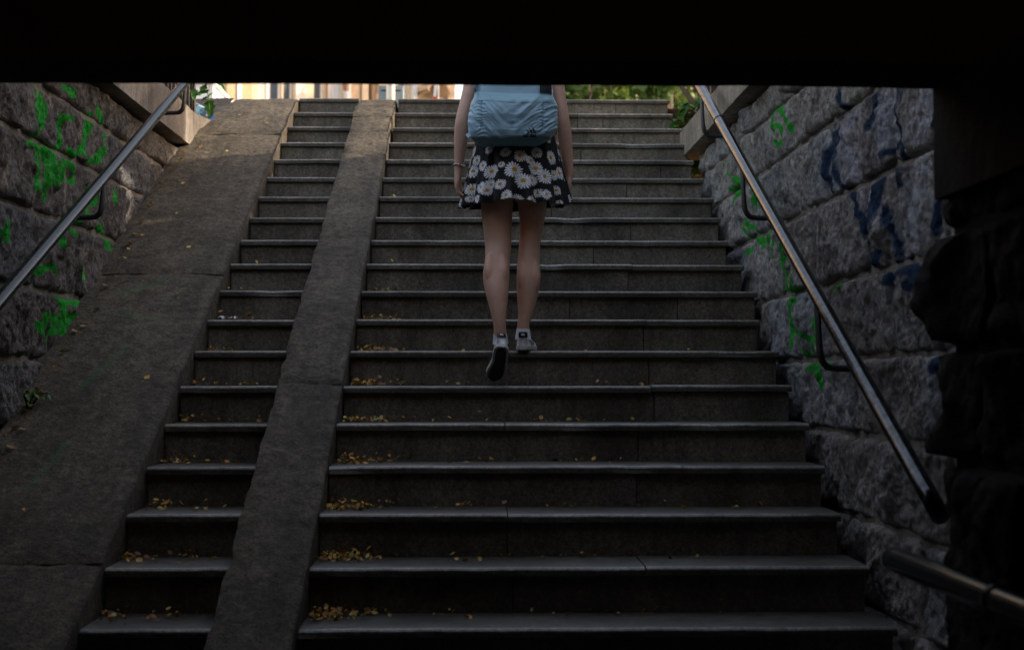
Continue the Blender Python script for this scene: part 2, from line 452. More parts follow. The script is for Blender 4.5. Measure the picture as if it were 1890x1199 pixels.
RAMP_SPRAY = [(.010, [(-1.62, 6.55), (-1.72, 6.2)]), (.010, [(-1.66, 5.75), (-1.72, 5.45)]), (.012, [(-1.78, 7.05), (-1.60, 7.2)]), (.010, [(-1.73, 6.86), (-1.50, 6.8)])]
ramp = thing('ramp', 'broad sloping concrete ramp along the left stone wall, littered with a few leaves', 'ramp')
cst = lambda v: (lambda y: np.full(np.shape(y), v))
def ramp_left(y): return np.interp(y, [3.2, 9.35, 9.7, 10.05, 10.4], [-1.97, -1.97, -1.90, -1.80, -1.74])
for a, b, s in ((3.2, 5.02, 1.3), (5.026, 7.3, 4.1), (7.306, 9.40, 6.6), (9.408, 10.75, 8.2)):
    incline('slab', ramp, a, b, ramp_left, cst(-1.322), .040, s, RAMP_SPRAY, edge=(0, .012))
kerb = thing('kerb', 'narrow sloping concrete kerb with broken edge dividing the two flights of steps', 'kerb')
for a, b, s, xl, xr in ((3.2, 6.23, 2.2, -.886, -.606), (6.238, 9.05, 5.5, -.889, -.610), (9.056, 9.46, 7.7, -.885, -.607), (9.466, 9.78, 9.1, -.884, -.622), (9.786, 10.02, 3.9, -.890, -.610), (10.026, 10.6, 6.1, -.882, -.622)):
    incline('slab', kerb, a, b, cst(xl), cst(xr), .036, s, None, edge=(.014, .004), res=.016, amp=1.1)

# ---------------------------------------------------------------- split-stone walls
GREEN_LEFT = [
    (0.0112, [(6.358,1.279),(6.321,1.199),(6.311,1.132),(6.274,1.05)]),
    (0.0113, [(6.358,1.279),(6.402,1.198),(6.391,1.138),(6.312,1.1)]),
    (0.012, [(6.696,1.364),(6.802,1.369),(6.81,1.344)]),
    (0.0119, [(6.643,1.209),(6.777,1.229)]),
    (0.0118, [(6.643,1.209),(6.654,1.152),(6.634,1.072),(6.605,1.05)]),
    (0.013, [(7.282,1.377),(7.318,1.351)]),
    (0.0127, [(7.373,1.343),(7.448,1.29),(7.415,1.199),(7.275,1.102),(7.104,1.076),(7.003,1.114),(6.877,1.068),(6.783,1.079)]),
    (0.0126, [(7.179,1.326),(7.115,1.232),(7.035,1.128)]),
    (0.0115, [(6.173,1.009),(6.275,1.022),(6.437,1.024),(6.664,1.034),(6.879,1.007)]),
    (0.0112, [(6.302,1.018),(6.319,0.908),(6.309,0.826)]),
    (0.0114, [(6.382,1.015),(6.44,0.926),(6.418,0.8)]),
    (0.0115, [(6.479,1.014),(6.497,0.901),(6.416,0.841)]),
    (0.0117, [(6.493,0.999),(6.567,0.911),(6.612,0.883)]),
    (0.0118, [(6.725,1.018),(6.58,0.946)]),
    (0.0121, [(6.725,1.01),(6.788,0.941),(6.882,0.937),(6.896,0.974),(6.831,1.034)]),
    (0.0119, [(6.638,0.954),(6.727,0.967),(6.64,0.912)]),
    (0.0102, [(5.778,0.808),(5.736,0.765),(5.651,0.732)]),
    (0.0101, [(5.653,0.682),(5.696,0.659),(5.677,0.599),(5.658,0.554)]),
    (0.0104, [(5.658,0.561),(5.786,0.589),(5.876,0.59),(5.92,0.64),(5.912,0.564)]),
    (0.0128, [(7.128,0.88),(7.143,0.936),(7.245,0.968),(7.299,0.948),(7.248,0.895),(7.18,0.868)]),
    (0.0126, [(7.013,0.857),(7.081,0.811),(7.114,0.824)]),
    (0.0124, [(6.95,0.823),(6.954,0.726)]),
    (0.0122, [(6.857,0.777),(6.844,0.714)]),
    (0.0135, [(7.611,0.988),(7.556,0.933)]),
    (0.0132, [(7.288,0.779),(7.433,0.748),(7.509,0.698),(7.491,0.678)]),
    (0.0118, [(6.591,0.671),(6.637,0.608)]),
    (0.0122, [(6.798,0.692),(6.892,0.684)]),
    (0.0135, [(7.585,0.667),(7.625,0.632)]),
    (0.0114, [(6.284,0.456),(6.376,0.479),(6.526,0.507),(6.542,0.475)]),
    (0.0113, [(6.297,0.465),(6.377,0.463)]),
    (0.0125, [(7.025,0.546),(7.044,0.494)]),
    (0.0118, [(6.632,0.36),(6.677,0.341),(6.679,0.291),(6.667,0.223)]),
    (0.0115, [(6.466,0.281),(6.441,0.199),(6.484,0.168)]),
    (0.0113, [(6.306,0.235),(6.36,0.197),(6.414,0.198)]),
    (0.0117, [(6.592,0.279),(6.552,0.202)]),
    (0.0119, [(6.783,0.295),(6.696,0.224),(6.638,0.205)]),
    (0.0121, [(6.661,0.357),(6.812,0.348),(6.968,0.361)]),
]
GREEN_RIGHT = [
    (0.0106, [(6.567,1.19),(6.716,1.28),(6.829,1.283),(6.9,1.231),(6.879,1.162),(6.767,1.106),(6.7,1.113),(6.676,1.155),(6.719,1.194),(6.808,1.215)]),
    (0.0103, [(6.63,1.228),(6.547,1.159),(6.486,1.126)]),
    (0.0129, [(8.304,1.278),(8.239,1.212),(8.142,1.16)]),
    (0.0123, [(7.892,1.108),(7.834,1.047)]),
    (0.0124, [(8.08,1.074),(7.746,1.014),(7.867,0.956)]),
    (0.0119, [(7.66,0.972),(7.577,0.9),(7.694,0.81),(7.526,0.742)]),
    (0.0116, [(7.463,1.018),(7.412,0.901),(7.363,0.776),(7.236,0.684)]),
    (0.0118, [(7.607,0.842),(7.47,0.787)]),
    (0.0112, [(7.211,0.663),(7.109,0.711)]),
    (0.0109, [(6.918,0.682),(6.921,0.589)]),
    (0.0109, [(7.033,0.798),(6.89,0.819)]),
    (0.0119, [(7.641,0.661),(7.474,0.677)]),
    (0.011, [(7.011,0.739),(7.037,0.666)]),
    (0.0105, [(6.737,0.628),(6.697,0.507),(6.657,0.406)]),
    (0.0101, [(6.507,0.467),(6.429,0.375)]),
    (0.0102, [(6.574,0.348),(6.369,0.354)]),
    (0.0088, [(5.665,0.361),(5.587,0.386)]),
    (0.0105, [(6.728,0.554),(6.649,0.407)]),
    (0.0102, [(6.507,0.461),(6.47,0.4)]),
    (0.0102, [(6.59,0.361),(6.432,0.357),(6.394,0.371)]),
    (0.0103, [(6.59,0.349),(6.534,0.221),(6.517,0.137)]),
    (0.0101, [(6.452,0.342),(6.437,0.201)]),
    (0.01, [(6.32,0.326),(6.379,0.24)]),
    (0.0098, [(6.305,0.213),(6.272,0.124),(6.201,0.083)]),
    (0.0096, [(6.215,0.186),(6.094,0.151),(6.041,0.181),(6.057,0.228),(6.09,0.245)]),
    (0.0095, [(6.111,0.144),(6.061,0.104)]),
    (0.0097, [(6.148,0.066),(6.185,0.035)]),
    (0.0094, [(6.045,0.073),(6.014,0.003),(5.982,-0.042)]),
    (0.0093, [(5.931,0.003),(5.915,-0.012)]),
    (0.0091, [(5.818,0.048),(5.771,0.055)]),
    (0.0088, [(5.655,0.357),(5.595,0.382)]),
]
BLUE_RIGHT = [
    (0.0076, [(5.608,1.138),(5.579,1.079),(5.505,1.043),(5.612,1.017),(5.74,0.986),(5.791,0.908),(5.827,0.835),(5.747,0.761)]),
    (0.0075, [(5.66,0.98),(5.726,0.914),(5.713,0.834),(5.62,0.767),(5.53,0.733)]),
    (0.0068, [(5.077,1.038),(5.106,0.954),(5.172,0.91)]),
    (0.0097, [(5.079,0.983),(5.132,0.931)]),
    (0.0074, [(4.791,0.973),(4.805,0.885),(4.796,0.812),(4.878,0.792),(4.986,0.783)]),
    (0.0082, [(4.786,0.784),(4.8,0.715),(4.825,0.653)]),
    (0.0102, [(5.486,0.72),(5.386,0.648),(5.277,0.578),(5.186,0.498)]),
    (0.0136, [(5.038,0.716),(5.09,0.647),(5.145,0.557),(5.186,0.491)]),
    (0.0066, [(5.004,0.603),(4.911,0.505),(4.867,0.422)]),
    (0.0067, [(4.31,0.73),(4.349,0.677),(4.408,0.609),(4.439,0.529),(4.451,0.452)]),
    (0.01, [(4.382,0.807),(4.327,0.768)]),
    (0.0164, [(4.952,0.349),(4.857,0.382),(4.722,0.377),(4.637,0.34),(4.703,0.306)]),
    (0.0155, [(4.617,0.326),(4.517,0.276),(4.439,0.235)]),
    (0.0117, [(5.097,0.442),(5.15,0.411)]),
    (0.0201, [(4.974,0.347),(4.882,0.378),(4.711,0.371),(4.611,0.333)]),
    (0.0188, [(4.591,0.32),(4.574,0.26),(4.461,0.219),(4.353,0.197)]),
    (0.0135, [(4.412,0.048),(4.431,0.025)]),
]
SKYLIGHT_FILL_RIGHT = [
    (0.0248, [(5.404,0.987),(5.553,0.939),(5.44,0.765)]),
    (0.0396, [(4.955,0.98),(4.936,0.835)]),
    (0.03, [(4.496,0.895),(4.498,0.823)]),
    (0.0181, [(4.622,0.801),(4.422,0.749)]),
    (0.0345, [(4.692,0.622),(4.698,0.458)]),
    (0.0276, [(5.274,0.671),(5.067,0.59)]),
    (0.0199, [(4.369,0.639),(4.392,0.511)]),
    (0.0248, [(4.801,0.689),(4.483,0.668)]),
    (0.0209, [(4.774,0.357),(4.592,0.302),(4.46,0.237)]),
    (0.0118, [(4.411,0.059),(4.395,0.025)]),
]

ZC = [-1.60, -1.16, -.85, -.535, -.22, .075, .385, .73, 1.045, 1.30, 1.485]
def stone_mesh(u0, u1, v0, v1, seed, bulge, res=.009, joint=.0045):
    """a rock-faced block: (u, v, w), w outwards; chipped facets inside a drafted, wavy outline"""
    r = np.random.RandomState(seed)
    nu = max(6, int((u1-u0)/res)); nv = max(6, int((v1-v0)/res))
    a, b = np.meshgrid(np.linspace(0, 1, nu), np.linspace(0, 1, nv), indexing='ij'); a = a.ravel(); b = b.ravel()
    # clipped, rounded corners
    ca = (a-.5)*2; cb = (b-.5)*2
    U = u0+joint+(u1-u0-2*joint)*a; Vv = v0+joint+(v1-v0-2*joint)*b
    rc = .05
    hu, hv = (u1-u0)/2-joint, (v1-v0)/2-joint
    k = np.clip((np.abs(ca)**8+np.abs(cb)**8), 0, 2)-1
    shr = np.clip(k, 0, 1)*rc*.42
    U -= np.sign(ca)*shr; Vv -= np.sign(cb)*shr
    n2 = np.stack([U*4.0+seed, Vv*4.0, U*0+seed*.37], 1)
    U += .008*pnoise(n2*1.3); Vv += .009*pnoise(n2*1.3+31)
    e = np.minimum((1-np.abs(ca))*hu, (1-np.abs(cb))*hv)
    w = np.full(a.shape, bulge*1.25)
    for i in range(9):
        th = r.uniform(0, 2*math.pi); sl = r.uniform(.12, .9)
        off = bulge*r.uniform(.75, 1.2)-sl*r.uniform(-.02, .10)
        w = np.minimum(w, off-1.25*sl*((U-(u0+u1)/2-r.uniform(-.5, .5)*hu)*math.cos(th)+(Vv-(v0+v1)/2)*math.sin(th))*.7+bulge*.25)
    w = np.maximum(w, bulge*.25)
    n3 = np.stack([U*11+seed, Vv*8, U*0+seed*.7], 1)
    w += .026*fbm(n3*.45, 2)+.024*np.abs(fbm(n3, 4))-.010+.013*(.35-np.abs(fbm(n3*np.array([2.6, 1.7, 1]), 4)))+.004*fbm(n3*6, 2)
    w = -.022+(w+.022)*(1-np.exp(-(e/.009)**1.2))
    ring = [i*nv for i in range(nu)] + [(nu-1)*nv+j for j in range(1, nv)] + [i*nv+nv-1 for i in range(nu-2, -1, -1)] + [j for j in range(nv-2, 0, -1)]
    P = np.stack([U, Vv, w], 1)
    base = len(P); P = np.vstack([P, P[ring]-np.array([0, 0, .05])])
    F = grid_faces(nu, nv); n = len(ring)
    F += [(ring[i], base+i, base+(i+1) % n, ring[(i+1) % n]) for i in range(n)]
    return P, F
def stone_wall(root, xw, side, y0, y1, seed, zlo, zhi, bulge, green=(), blue=(), mat='stone', res=.009, lens=(.5, 1.05), vis=None, protr=None):
    """side +1: face looks +X (left wall); -1: face looks -X (right wall)"""
    rr = random.Random(seed); n = 0
    for ci, (v0, v1) in enumerate(zip(ZC[:-1], ZC[1:])):
        if v1 < zlo+.02 or v0 > zhi-.02: continue
        v1 = min(v1, zhi); y = y0-rr.uniform(0, .3)
        while y < y1-.05:
            L = rr.uniform(*lens); ye = y+L
            if y1-ye < .25: ye = y1
            a = max(y, y0); y = ye
            if ye-a < .12: continue
            if vis and not vis(a, ye, v0, v1): continue
            bl = bulge*rr.uniform(.75, 1.25)+(protr(ci) if protr else 0)
            P, F = stone_mesh(a, ye, v0, v1, rr.randint(1, 9999), bl, res)
            V = np.stack([xw+side*P[:, 2], P[:, 0], P[:, 1]], 1)
            if side > 0: F = [f for f in F]
            else: F = [f[::-1] for f in F]
            o = mesh('stone', V, F, M[mat], root, True)
            if mat != 'soot_stone':
                attr(o, 'green', stroke_sdf(P[:, :2], green, .34)); attr(o, 'blue', stroke_sdf(P[:, :2], [(w*1.35, s) for w, s in blue], .30)); attr(o, 'fill', stroke_sdf(P[:, :2], SKYLIGHT_FILL_RIGHT if side < 0 else (), .30))
            n += 1
    return n
lw = thing('retaining_wall', 'left rough stone retaining wall sprayed with green scrawls, above the ramp', 'wall')
rw = thing('retaining_wall', 'right rough stone retaining wall with green and blue spray paint beside the steps', 'wall')
above = lambda lift: (lambda a, b, v0, v1: v1 > slope_z(a)+lift-.06)
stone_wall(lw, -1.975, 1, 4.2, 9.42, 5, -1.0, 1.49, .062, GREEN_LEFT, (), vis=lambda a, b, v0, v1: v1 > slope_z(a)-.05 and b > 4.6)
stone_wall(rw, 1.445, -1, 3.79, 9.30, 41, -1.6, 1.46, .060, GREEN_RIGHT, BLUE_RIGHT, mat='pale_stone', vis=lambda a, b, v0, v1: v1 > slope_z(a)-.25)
MB().box(-2.45, -1.985, 3.8, 9.42, -1.7, 1.485).build('core', M['mortar'], lw)
MB().box(1.457, 1.95, 3.79, 9.30, -1.7, 1.455).build('core', M['mortar'], rw)
# copings
def coping(root, x0, x1, ys, z0, z1, seed):
    for a, b in zip(ys[:-1], ys[1:]):
        P = [(x0, z0), (x0, z0+.05), (x0, z1-.012), (x0+.012, z1), (x1-.012, z1), (x1, z1-.012), (x1, z0+.05), (x1, z0)]
        n = 24; V = []
        for t_ in np.linspace(a+.002, b-.002, n):
            for x, z in P: V.append((x, t_, z))
        V = np.array(V); d = fbm(V*9+seed, 3)*.004
        V[:, 2] += d*(V[:, 2] > z0+.02); V[:, 0] += d*.8
        F = [(i*8+k, i*8+(k+1) % 8, (i+1)*8+(k+1) % 8, (i+1)*8+k) for i in range(n-1) for k in range(8)]
        F += [tuple(range(8))[::-1], tuple(range((n-1)*8, n*8))]
        mesh('coping_stone', V, F, M['coping'], root)
coping(lw, -2.45, -1.885, [3.8, 5.3, 6.9, 8.05, 9.46], 1.50, 1.745, 3)
coping(rw, 1.345, 1.95, [3.79, 5.1, 6.6, 8.1, 9.56], 1.465, 1.66, 8)
# canted end block of the left coping
V = [(-1.885, 9.463, 1.40), (-1.80, 9.80, 1.40), (-2.2, 9.80, 1.40), (-2.2, 9.463, 1.40)]
V += [(x, y, 1.742) for x, y, z in V]
mesh('coping_stone', V, [(3, 2, 1, 0), (4, 5, 6, 7), (0, 1, 5, 4), (1, 2, 6, 5), (2, 3, 7, 6), (3, 0, 4, 7)], M['coping'], lw)
# right end: earth pocket beside the top steps
pk = mesh('earth_bank', [(1.40, 9.56, 1.60), (1.8, 9.56, 1.62), (1.8, 10.5, 1.75), (1.30, 10.5, 1.72), (1.33, 9.9, 1.64)], [(0, 1, 2, 3, 4)], M['earth']); pk['kind'] = 'structure'
pl = bank(-2.6, -1.87, 9.60, 10.75, 1.80, 2.2, .05); 
for v in pl.data.vertices: v.co.z += -.05+max(0, (v.co.y-9.75))*.36

# ---------------------------------------------------------------- underpass the camera stands in
bridge = thing('bridge', 'black concrete underpass beam and roof crossing the top of the picture', 'bridge')
# front beam with a rough lower arris
xs = np.linspace(-6, 6, 480); V = []
prof = [(3.45, .772), (3.745, .772), (3.75, .780), (3.75, 1.75), (3.45, 1.75)]
for x in xs:
    n_ = float(pnoise(np.array([[x*5, 1.2, 4.]]))[0])*.0022
    sag = -.006/(1+math.exp(-(x-1.05)*22))
    for j, (y, z) in enumerate(prof): V.append((x, y, z+(n_+sag if j < 3 else 0)))
m_ = len(prof)
F = [(i*m_+k, (i+1)*m_+k, (i+1)*m_+(k+1) % m_, i*m_+(k+1) % m_) for i in range(len(xs)-1) for k in range(m_)]
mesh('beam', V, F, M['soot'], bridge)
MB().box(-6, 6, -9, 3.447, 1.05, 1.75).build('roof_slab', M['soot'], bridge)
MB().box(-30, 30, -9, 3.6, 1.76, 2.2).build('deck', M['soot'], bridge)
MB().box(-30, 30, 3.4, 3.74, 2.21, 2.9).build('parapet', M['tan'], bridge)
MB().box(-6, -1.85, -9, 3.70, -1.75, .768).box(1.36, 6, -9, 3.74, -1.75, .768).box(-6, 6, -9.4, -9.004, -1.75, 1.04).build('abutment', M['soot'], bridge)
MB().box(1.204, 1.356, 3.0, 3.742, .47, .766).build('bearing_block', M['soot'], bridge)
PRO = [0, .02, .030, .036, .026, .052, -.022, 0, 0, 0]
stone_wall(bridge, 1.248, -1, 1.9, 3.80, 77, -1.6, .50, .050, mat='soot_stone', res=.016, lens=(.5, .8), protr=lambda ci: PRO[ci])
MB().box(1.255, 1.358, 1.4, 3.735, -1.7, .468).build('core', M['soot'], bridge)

# ---------------------------------------------------------------- handrails
def handrail(label, pts, r, brackets, mat='rail', sleeve=None, drop=1.0):
    root = thing('handrail', label, 'handrail', 'steel handrails on the walls')
    MB().tube(catmull(pts, 12), r, 20).build('rail', M[mat], root, True)
    for (x, y, z), xwall in brackets:
        d = 1 if xwall > x else -1
        P = [(x, y, z-r*.6), (x, y-.02, z-.10*drop), (x+d*.004, y-.035, z-.22*drop), (x+d*.02, y-.04, z-.262*drop), (x+d*.05, y-.04, z-.275*drop), (xwall, y-.04, z-.278*drop)]
        rad = [(.010, .026), (.010, .026), (.012, .022), (.013, .015), (.012, .012), (.012, .012)]
        Pc = catmull(P, 5); R = np.array([np.interp(np.linspace(0, 5, len(Pc)), range(6), [q[i] for q in rad]) for i in (0, 1)]).T
        MB().add(*tube(Pc, R, 10, True, (0, 0, 1) if False else (1, 0, 0))).build('bracket', M['bracket'], root, True)
    if sleeve:
        for s_ in sleeve: MB().tube([s_[0], s_[1]], r+.0025, 20).build('sleeve', M[mat], root, True)
    return root
def on(p, q, t): return tuple(a+(b-a)*t for a, b in zip(p, q))
a, b = (1.25, 9.25, 2.24), (1.25, 3.86, -.378)
rail_pt = lambda p, q, y: on(p, q, (y-p[1])/(q[1]-p[1]))
handrail('long steel handrail on brackets climbing the right stone wall', [a, on(a, b, .33), on(a, b, .66), b], .0265,
         [(rail_pt(a, b, y), 1.40) for y in (8.00, 6.76, 5.27)], sleeve=[(rail_pt(a, b, 7.42), rail_pt(a, b, 7.40))])
a2, b2 = (-1.75, 9.3, 2.155), (-1.75, 3.9, -.32)
handrail('dark steel handrail sloping along the left stone wall', [a2, on(a2, b2, .33), on(a2, b2, .66), b2], .0265,
         [(rail_pt(a2, b2, y), -1.93) for y in (8.4, 6.62, 4.9)], mat='rail_dark', drop=.70)
handrail('short level handrail on the dark underpass pier at lower right', [(1.075, 3.70, -.474), (1.075, 3.2, -.468), (1.075, 2.4, -.46), (1.075, .6, -.45)], .032,
         [((1.075, 2.55, -.461), 1.22), ((1.075, 1.2, -.453), 1.22)], mat='rail_dark', drop=.5, sleeve=[((1.075, 2.965, -.464), (1.075, 2.94, -.464))])

# ---------------------------------------------------------------- iron fences on the copings
def fence(label, x, y0, y1, z0, h, lean=0):
    root = thing('iron_fence', label, 'fence', 'iron fences on the wall copings')
    for z in (z0+.07, z0+h-.05): MB().box(x-.006, x+.006, y0, y1, z-.018, z+.018).build('rail', M['fence'], root)
    n = int((y1-y0)/.105); proto = None
    for i in range(n+1):
        y = y0+(y1-y0)*i/n
        if i % 12 == 0 or i == n:
            MB().box(x-.022, x+.022, y-.022, y+.022, z0, z0+h+.06).build('post', M['fence'], root)
        else:
            if proto is None:
                proto = MB().box(-.009, .009, -.009, .009, .0, h-.01); o = proto.build('bar', M['fence'], root); me = o.data
            else: o = link(bpy.data.objects.new('bar', me), root)
            o.location = (x+.016, y, z0+.02)
    return root
fence('dark iron bar fence on the left wall coping by the vine', -1.96, 4.0, 9.62, 1.745, .85)
fence('rusty iron bar fence on the right wall coping above the handrail', 1.50, 4.0, 9.50, 1.66, .62)

# ================================================================ person
person = thing('person', 'woman in black daisy-print skirt and white sneakers walking up the steps, seen from behind', 'person', loc=(.155, 6.62, nz(12)))
PO = np.array([.155, 6.62, nz(12)])
def loc(P): return [tuple(np.array(p, float)-PO) for p in P]
def body_piece(mb, pts, rad, n=20, ref=(1, 0, 0), sub=6, power=2.0):
    P = catmull(pts, sub); R = np.array(rad, float)
    if R.ndim == 1: R = np.stack([R, R], 1)
    Rc = catmull([tuple(r) for r in R], sub)
    mb.add(*tube(P, Rc, n, True, ref, power))
bm_ = MB()
SH = 1.50                                                   # shoulder height
# torso, leaning into the climb
body_piece(bm_, [(.157, 6.615, .88), (.157, 6.615, .96), (.157, 6.61, 1.05), (.157, 6.62, 1.15), (.157, 6.64, 1.27), (.157, 6.67, 1.39), (.157, 6.70, 1.48), (.157, 6.71, 1.53)],
           [(.13, .095), (.172, .118), (.170, .115), (.132, .090), (.142, .095), (.165, .100), (.165, .080), (.075, .060)], 28)
body_piece(bm_, [(.157, 6.705, 1.50), (.157, 6.72, 1.58), (.157, 6.735, 1.64)], [(.062, .060), (.050, .052), (.050, .054)])
# head with jaw, nose and ears
body_piece(bm_, [(.157, 6.76, 1.595), (.157, 6.765, 1.64), (.157, 6.755, 1.71), (.157, 6.748, 1.77), (.157, 6.745, 1.815), (.157, 6.745, 1.838)],
           [(.030, .040), (.058, .082), (.070, .096), (.076, .100), (.058, .078), (.015, .02)], 28)
body_piece(bm_, [(.157, 6.846, 1.725), (.157, 6.858, 1.70), (.157, 6.866, 1.682), (.157, 6.848, 1.672)], [.008, .011, .014, .010], 10)
body_piece(bm_, [(.145, 6.838, 1.648), (.157, 6.846, 1.650), (.169, 6.838, 1.648)], [.007, .010, .007], 10, (0, 0, 1))
for s in (-1, 1):
    body_piece(bm_, [(.157+s*.072, 6.752, 1.745), (.157+s*.086, 6.742, 1.72), (.157+s*.078, 6.750, 1.685)], [(.007, .014), (.009, .017), (.007, .010)], 10)
# legs: (x, y, z), (half width, half depth)
body_piece(bm_, [(.080, 6.615, .98), (.075, 6.60, .86), (.073, 6.60, .76), (.077, 6.605, .68), (.079, 6.600, .615), (.075, 6.575, .54), (.069, 6.53, .46), (.073, 6.49, .38), (.080, 6.465, .29), (.085, 6.458, .225), (.088, 6.47, .165)],
           [(.088, .10), (.080, .086), (.073, .076), (.066, .068), (.062, .064), (.058, .060), (.061, .064), (.052, .056), (.036, .043), (.0285, .039), (.033, .042)], 24)
body_piece(bm_, [(.238, 6.615, .98), (.238, 6.625, .86), (.239, 6.64, .76), (.233, 6.655, .68), (.226, 6.655, .60), (.222, 6.64, .52), (.221, 6.625, .45), (.215, 6.615, .38), (.207, 6.605, .30), (.197, 6.60, .25), (.194, 6.60, .19)],
           [(.086, .10), (.074, .086), (.062, .076), (.054, .064), (.050, .062), (.054, .060), (.056, .062), (.049, .054), (.036, .043), (.028, .040), (.033, .042)], 24)
# hamstring tendons and calf bellies give the backs of the legs their shape
for x, y, z, ty in ((.070, 6.487, .475, .055), (.222, 6.583, .462, .030)):
    for s in (-1, 1):
        body_piece(bm_, [(x+s*.024, y+ty, z+.085), (x+s*.029, y+.006, z), (x+s*.021, y+.006, z-.085)], [.018, .026, .014], 12)
# arms
def arm(sh, el, wr, s):
    m1 = tuple(a+(b-a)*.5 for a, b in zip(sh, el)); m2 = tuple(a+(b-a)*.3 for a, b in zip(el, wr)); m3 = tuple(a+(b-a)*.72 for a, b in zip(el, wr))
    body_piece(bm_, [(sh[0]-s*.055, sh[1], sh[2]+.02), sh, m1, el, m2, m3, wr], [(.050, .050), (.046, .050), (.037, .043), (.032, .036), (.034, .037), (.026, .029), (.0205, .027)], 18)
LSH, LEL, LWR = (-.022, 6.69, 1.46), (-.088, 6.61, 1.20), (-.106, 6.62, .965)
RSH, REL, RWR = (.336, 6.69, 1.46), (.382, 6.63, 1.205), (.414, 6.66, .955)
arm(LSH, LEL, LWR, -1); arm(RSH, REL, RWR, 1)
def hand(wr, s, dirv, curl):
    """relaxed hand hanging down: palm, four bent fingers of unequal length and a thumb"""
    w = np.array(wr); d = np.array(dirv, float); d /= np.linalg.norm(d)
    f = np.array([0, 1, 0.]); f -= d*(f@d); f /= np.linalg.norm(f)      # towards the thumb side (forwards)
    pn = np.cross(d, f)*(1 if s > 0 else -1)
    pn = pn if pn[0]*s < 0 else -pn                                     # palm faces the thigh
    body_piece(bm_, [w-d*.012, w+d*.02, w+d*.055, w+d*.088], [(.020, .024), (.018, .031), (.0155, .041), (.011, .040)], 16, tuple(pn))
    for i, (off, ln) in enumerate(((.029, .070), (.010, .078), (-.010, .072), (-.028, .057))):
        p = w+d*.080+f*off; P = [p-d*.02, p]; ang = .18+curl*.25; cur = p
        for seg, fr in enumerate((.45, .30, .25)):
            dd = d*math.cos(ang)+pn*math.sin(ang)+f*off*1.2; dd /= np.linalg.norm(dd)
            cur = cur+dd*ln*fr; P.append(cur); ang += .30+curl*.25
        body_piece(bm_, P, [.0085, .0090, .0082, .0074, .0058], 10, tuple(f), 4)
    tp = w+d*.022+f*.022
    P = [tp-f*.01, tp+f*.018+d*.018+pn*.004, tp+f*.028+d*.045+pn*.012, tp+f*.027+d*.068+pn*.020]
    body_piece(bm_, P, [.013, .0115, .0095, .0065], 10, tuple(pn), 4)
hand(LWR, -1, (-.08, .06, -1), .8)
hand(RWR, 1, (-.06, .16, -1), .6)
tmp = bm_.build('person_tmp', None)
rm = tmp.modifiers.new('r', 'REMESH'); rm.mode = 'VOXEL'; rm.voxel_size = .0045; rm.use_smooth_shade = True
sm = tmp.modifiers.new('s', 'SMOOTH'); sm.factor = .5; sm.iterations = 3
dg = bpy.context.evaluated_depsgraph_get()
me = bpy.data.meshes.new_from_object(tmp.evaluated_get(dg)); bpy.data.objects.remove(tmp)
me.name = 'body'; me.materials.clear(); me.materials.append(M['skin'])
me.transform(Matrix.Translation(tuple(-PO)))
me.polygons.foreach_set('use_smooth', [True]*len(me.polygons))
body = link(bpy.data.objects.new('body', me), person)
# hair, eyes, top
mb = MB()
P = catmull([(.157, 6.71, 1.50), (.157, 6.685, 1.58), (.157, 6.69, 1.66), (.157, 6.715, 1.74), (.157, 6.73, 1.81), (.157, 6.735, 1.85)], 6)
R = catmull([(.06, .02), (.085, .035), (.090, .060), (.086, .088), (.066, .082), (.01, .01)], 6)
V, F = tube(P, R, 32); V = np.array(V); V += .004*fbm(V*np.array([90, 90, 8]), 2)[:, None]
mb.add(loc(V), F); mb.build('hair', M['hair'], person, True)
for s in (-1, 1):
    P = [(.157+s*.031, 6.832, 1.716), (.157+s*.031, 6.842, 1.716)]
    MB().add(loc(tube(P, [.012, .006], 10)[0]), tube(P, [.012, .006], 10)[1]).build('eye', M['eye'], person, True)
P = catmull([(.157, 6.61, 1.03), (.157, 6.62, 1.15), (.157, 6.64, 1.27), (.157, 6.67, 1.39), (.157, 6.69, 1.46), (.157, 6.70, 1.505)], 6)
R = catmull([(.174, .122), (.138, .097), (.148, .102), (.172, .108), (.176, .098), (.12, .08)], 6)
V, F = tube(P, R, 36, False); V = np.array(V); V += .004*fbm(V*14, 3)[:, None]
MB().add(loc(V), F).build('top', M['shirt'], person, True)

# skirt with flared, fluted hem and printed daisies
NU, NV = 520, 150
ZT, ZB = 1.125, .800
th = np.linspace(0, 2*np.pi, NU, endpoint=False); v = np.linspace(0, 1, NV)
TH, VV = np.meshgrid(th, v, indexing='ij'); TH = TH.ravel(); VV = VV.ravel()
ax = .182+(.250-.182)*VV**.9; ay = .128+(.185-.128)*VV**.9
circ = np.stack([np.cos(TH)*1.5, np.sin(TH)*1.5, VV*.35+4], 1)
fl = VV**1.4*(.020*np.sin(13*TH+2.2*pnoise(circ))+.014*np.sin(23*TH+1.7+2*pnoise(circ+9)))+.010*VV*pnoise(circ*3)
X = .160+(ax+fl*.7)*np.cos(TH); Yk = 6.615+(ay+fl)*np.sin(TH)
Z = ZT+(ZB-ZT)*VV+.004*VV*np.sin(7*TH+1)+.006*VV*np.sin(3*TH+.6)
Z -= .012*VV*np.clip(np.cos(TH)*-1, 0, 1)
P = np.stack([X, Yk, Z], 1)
F = [(i*NV+j, i*NV+j+1, ((i+1) % NU)*NV+j+1, ((i+1) % NU)*NV+j) for i in range(NU) for j in range(NV-1)]
skirt = mesh('skirt', loc(P), F, M['daisy'], person, True)
so = skirt.modifiers.new('cloth', 'SOLIDIFY'); so.thickness = .0015
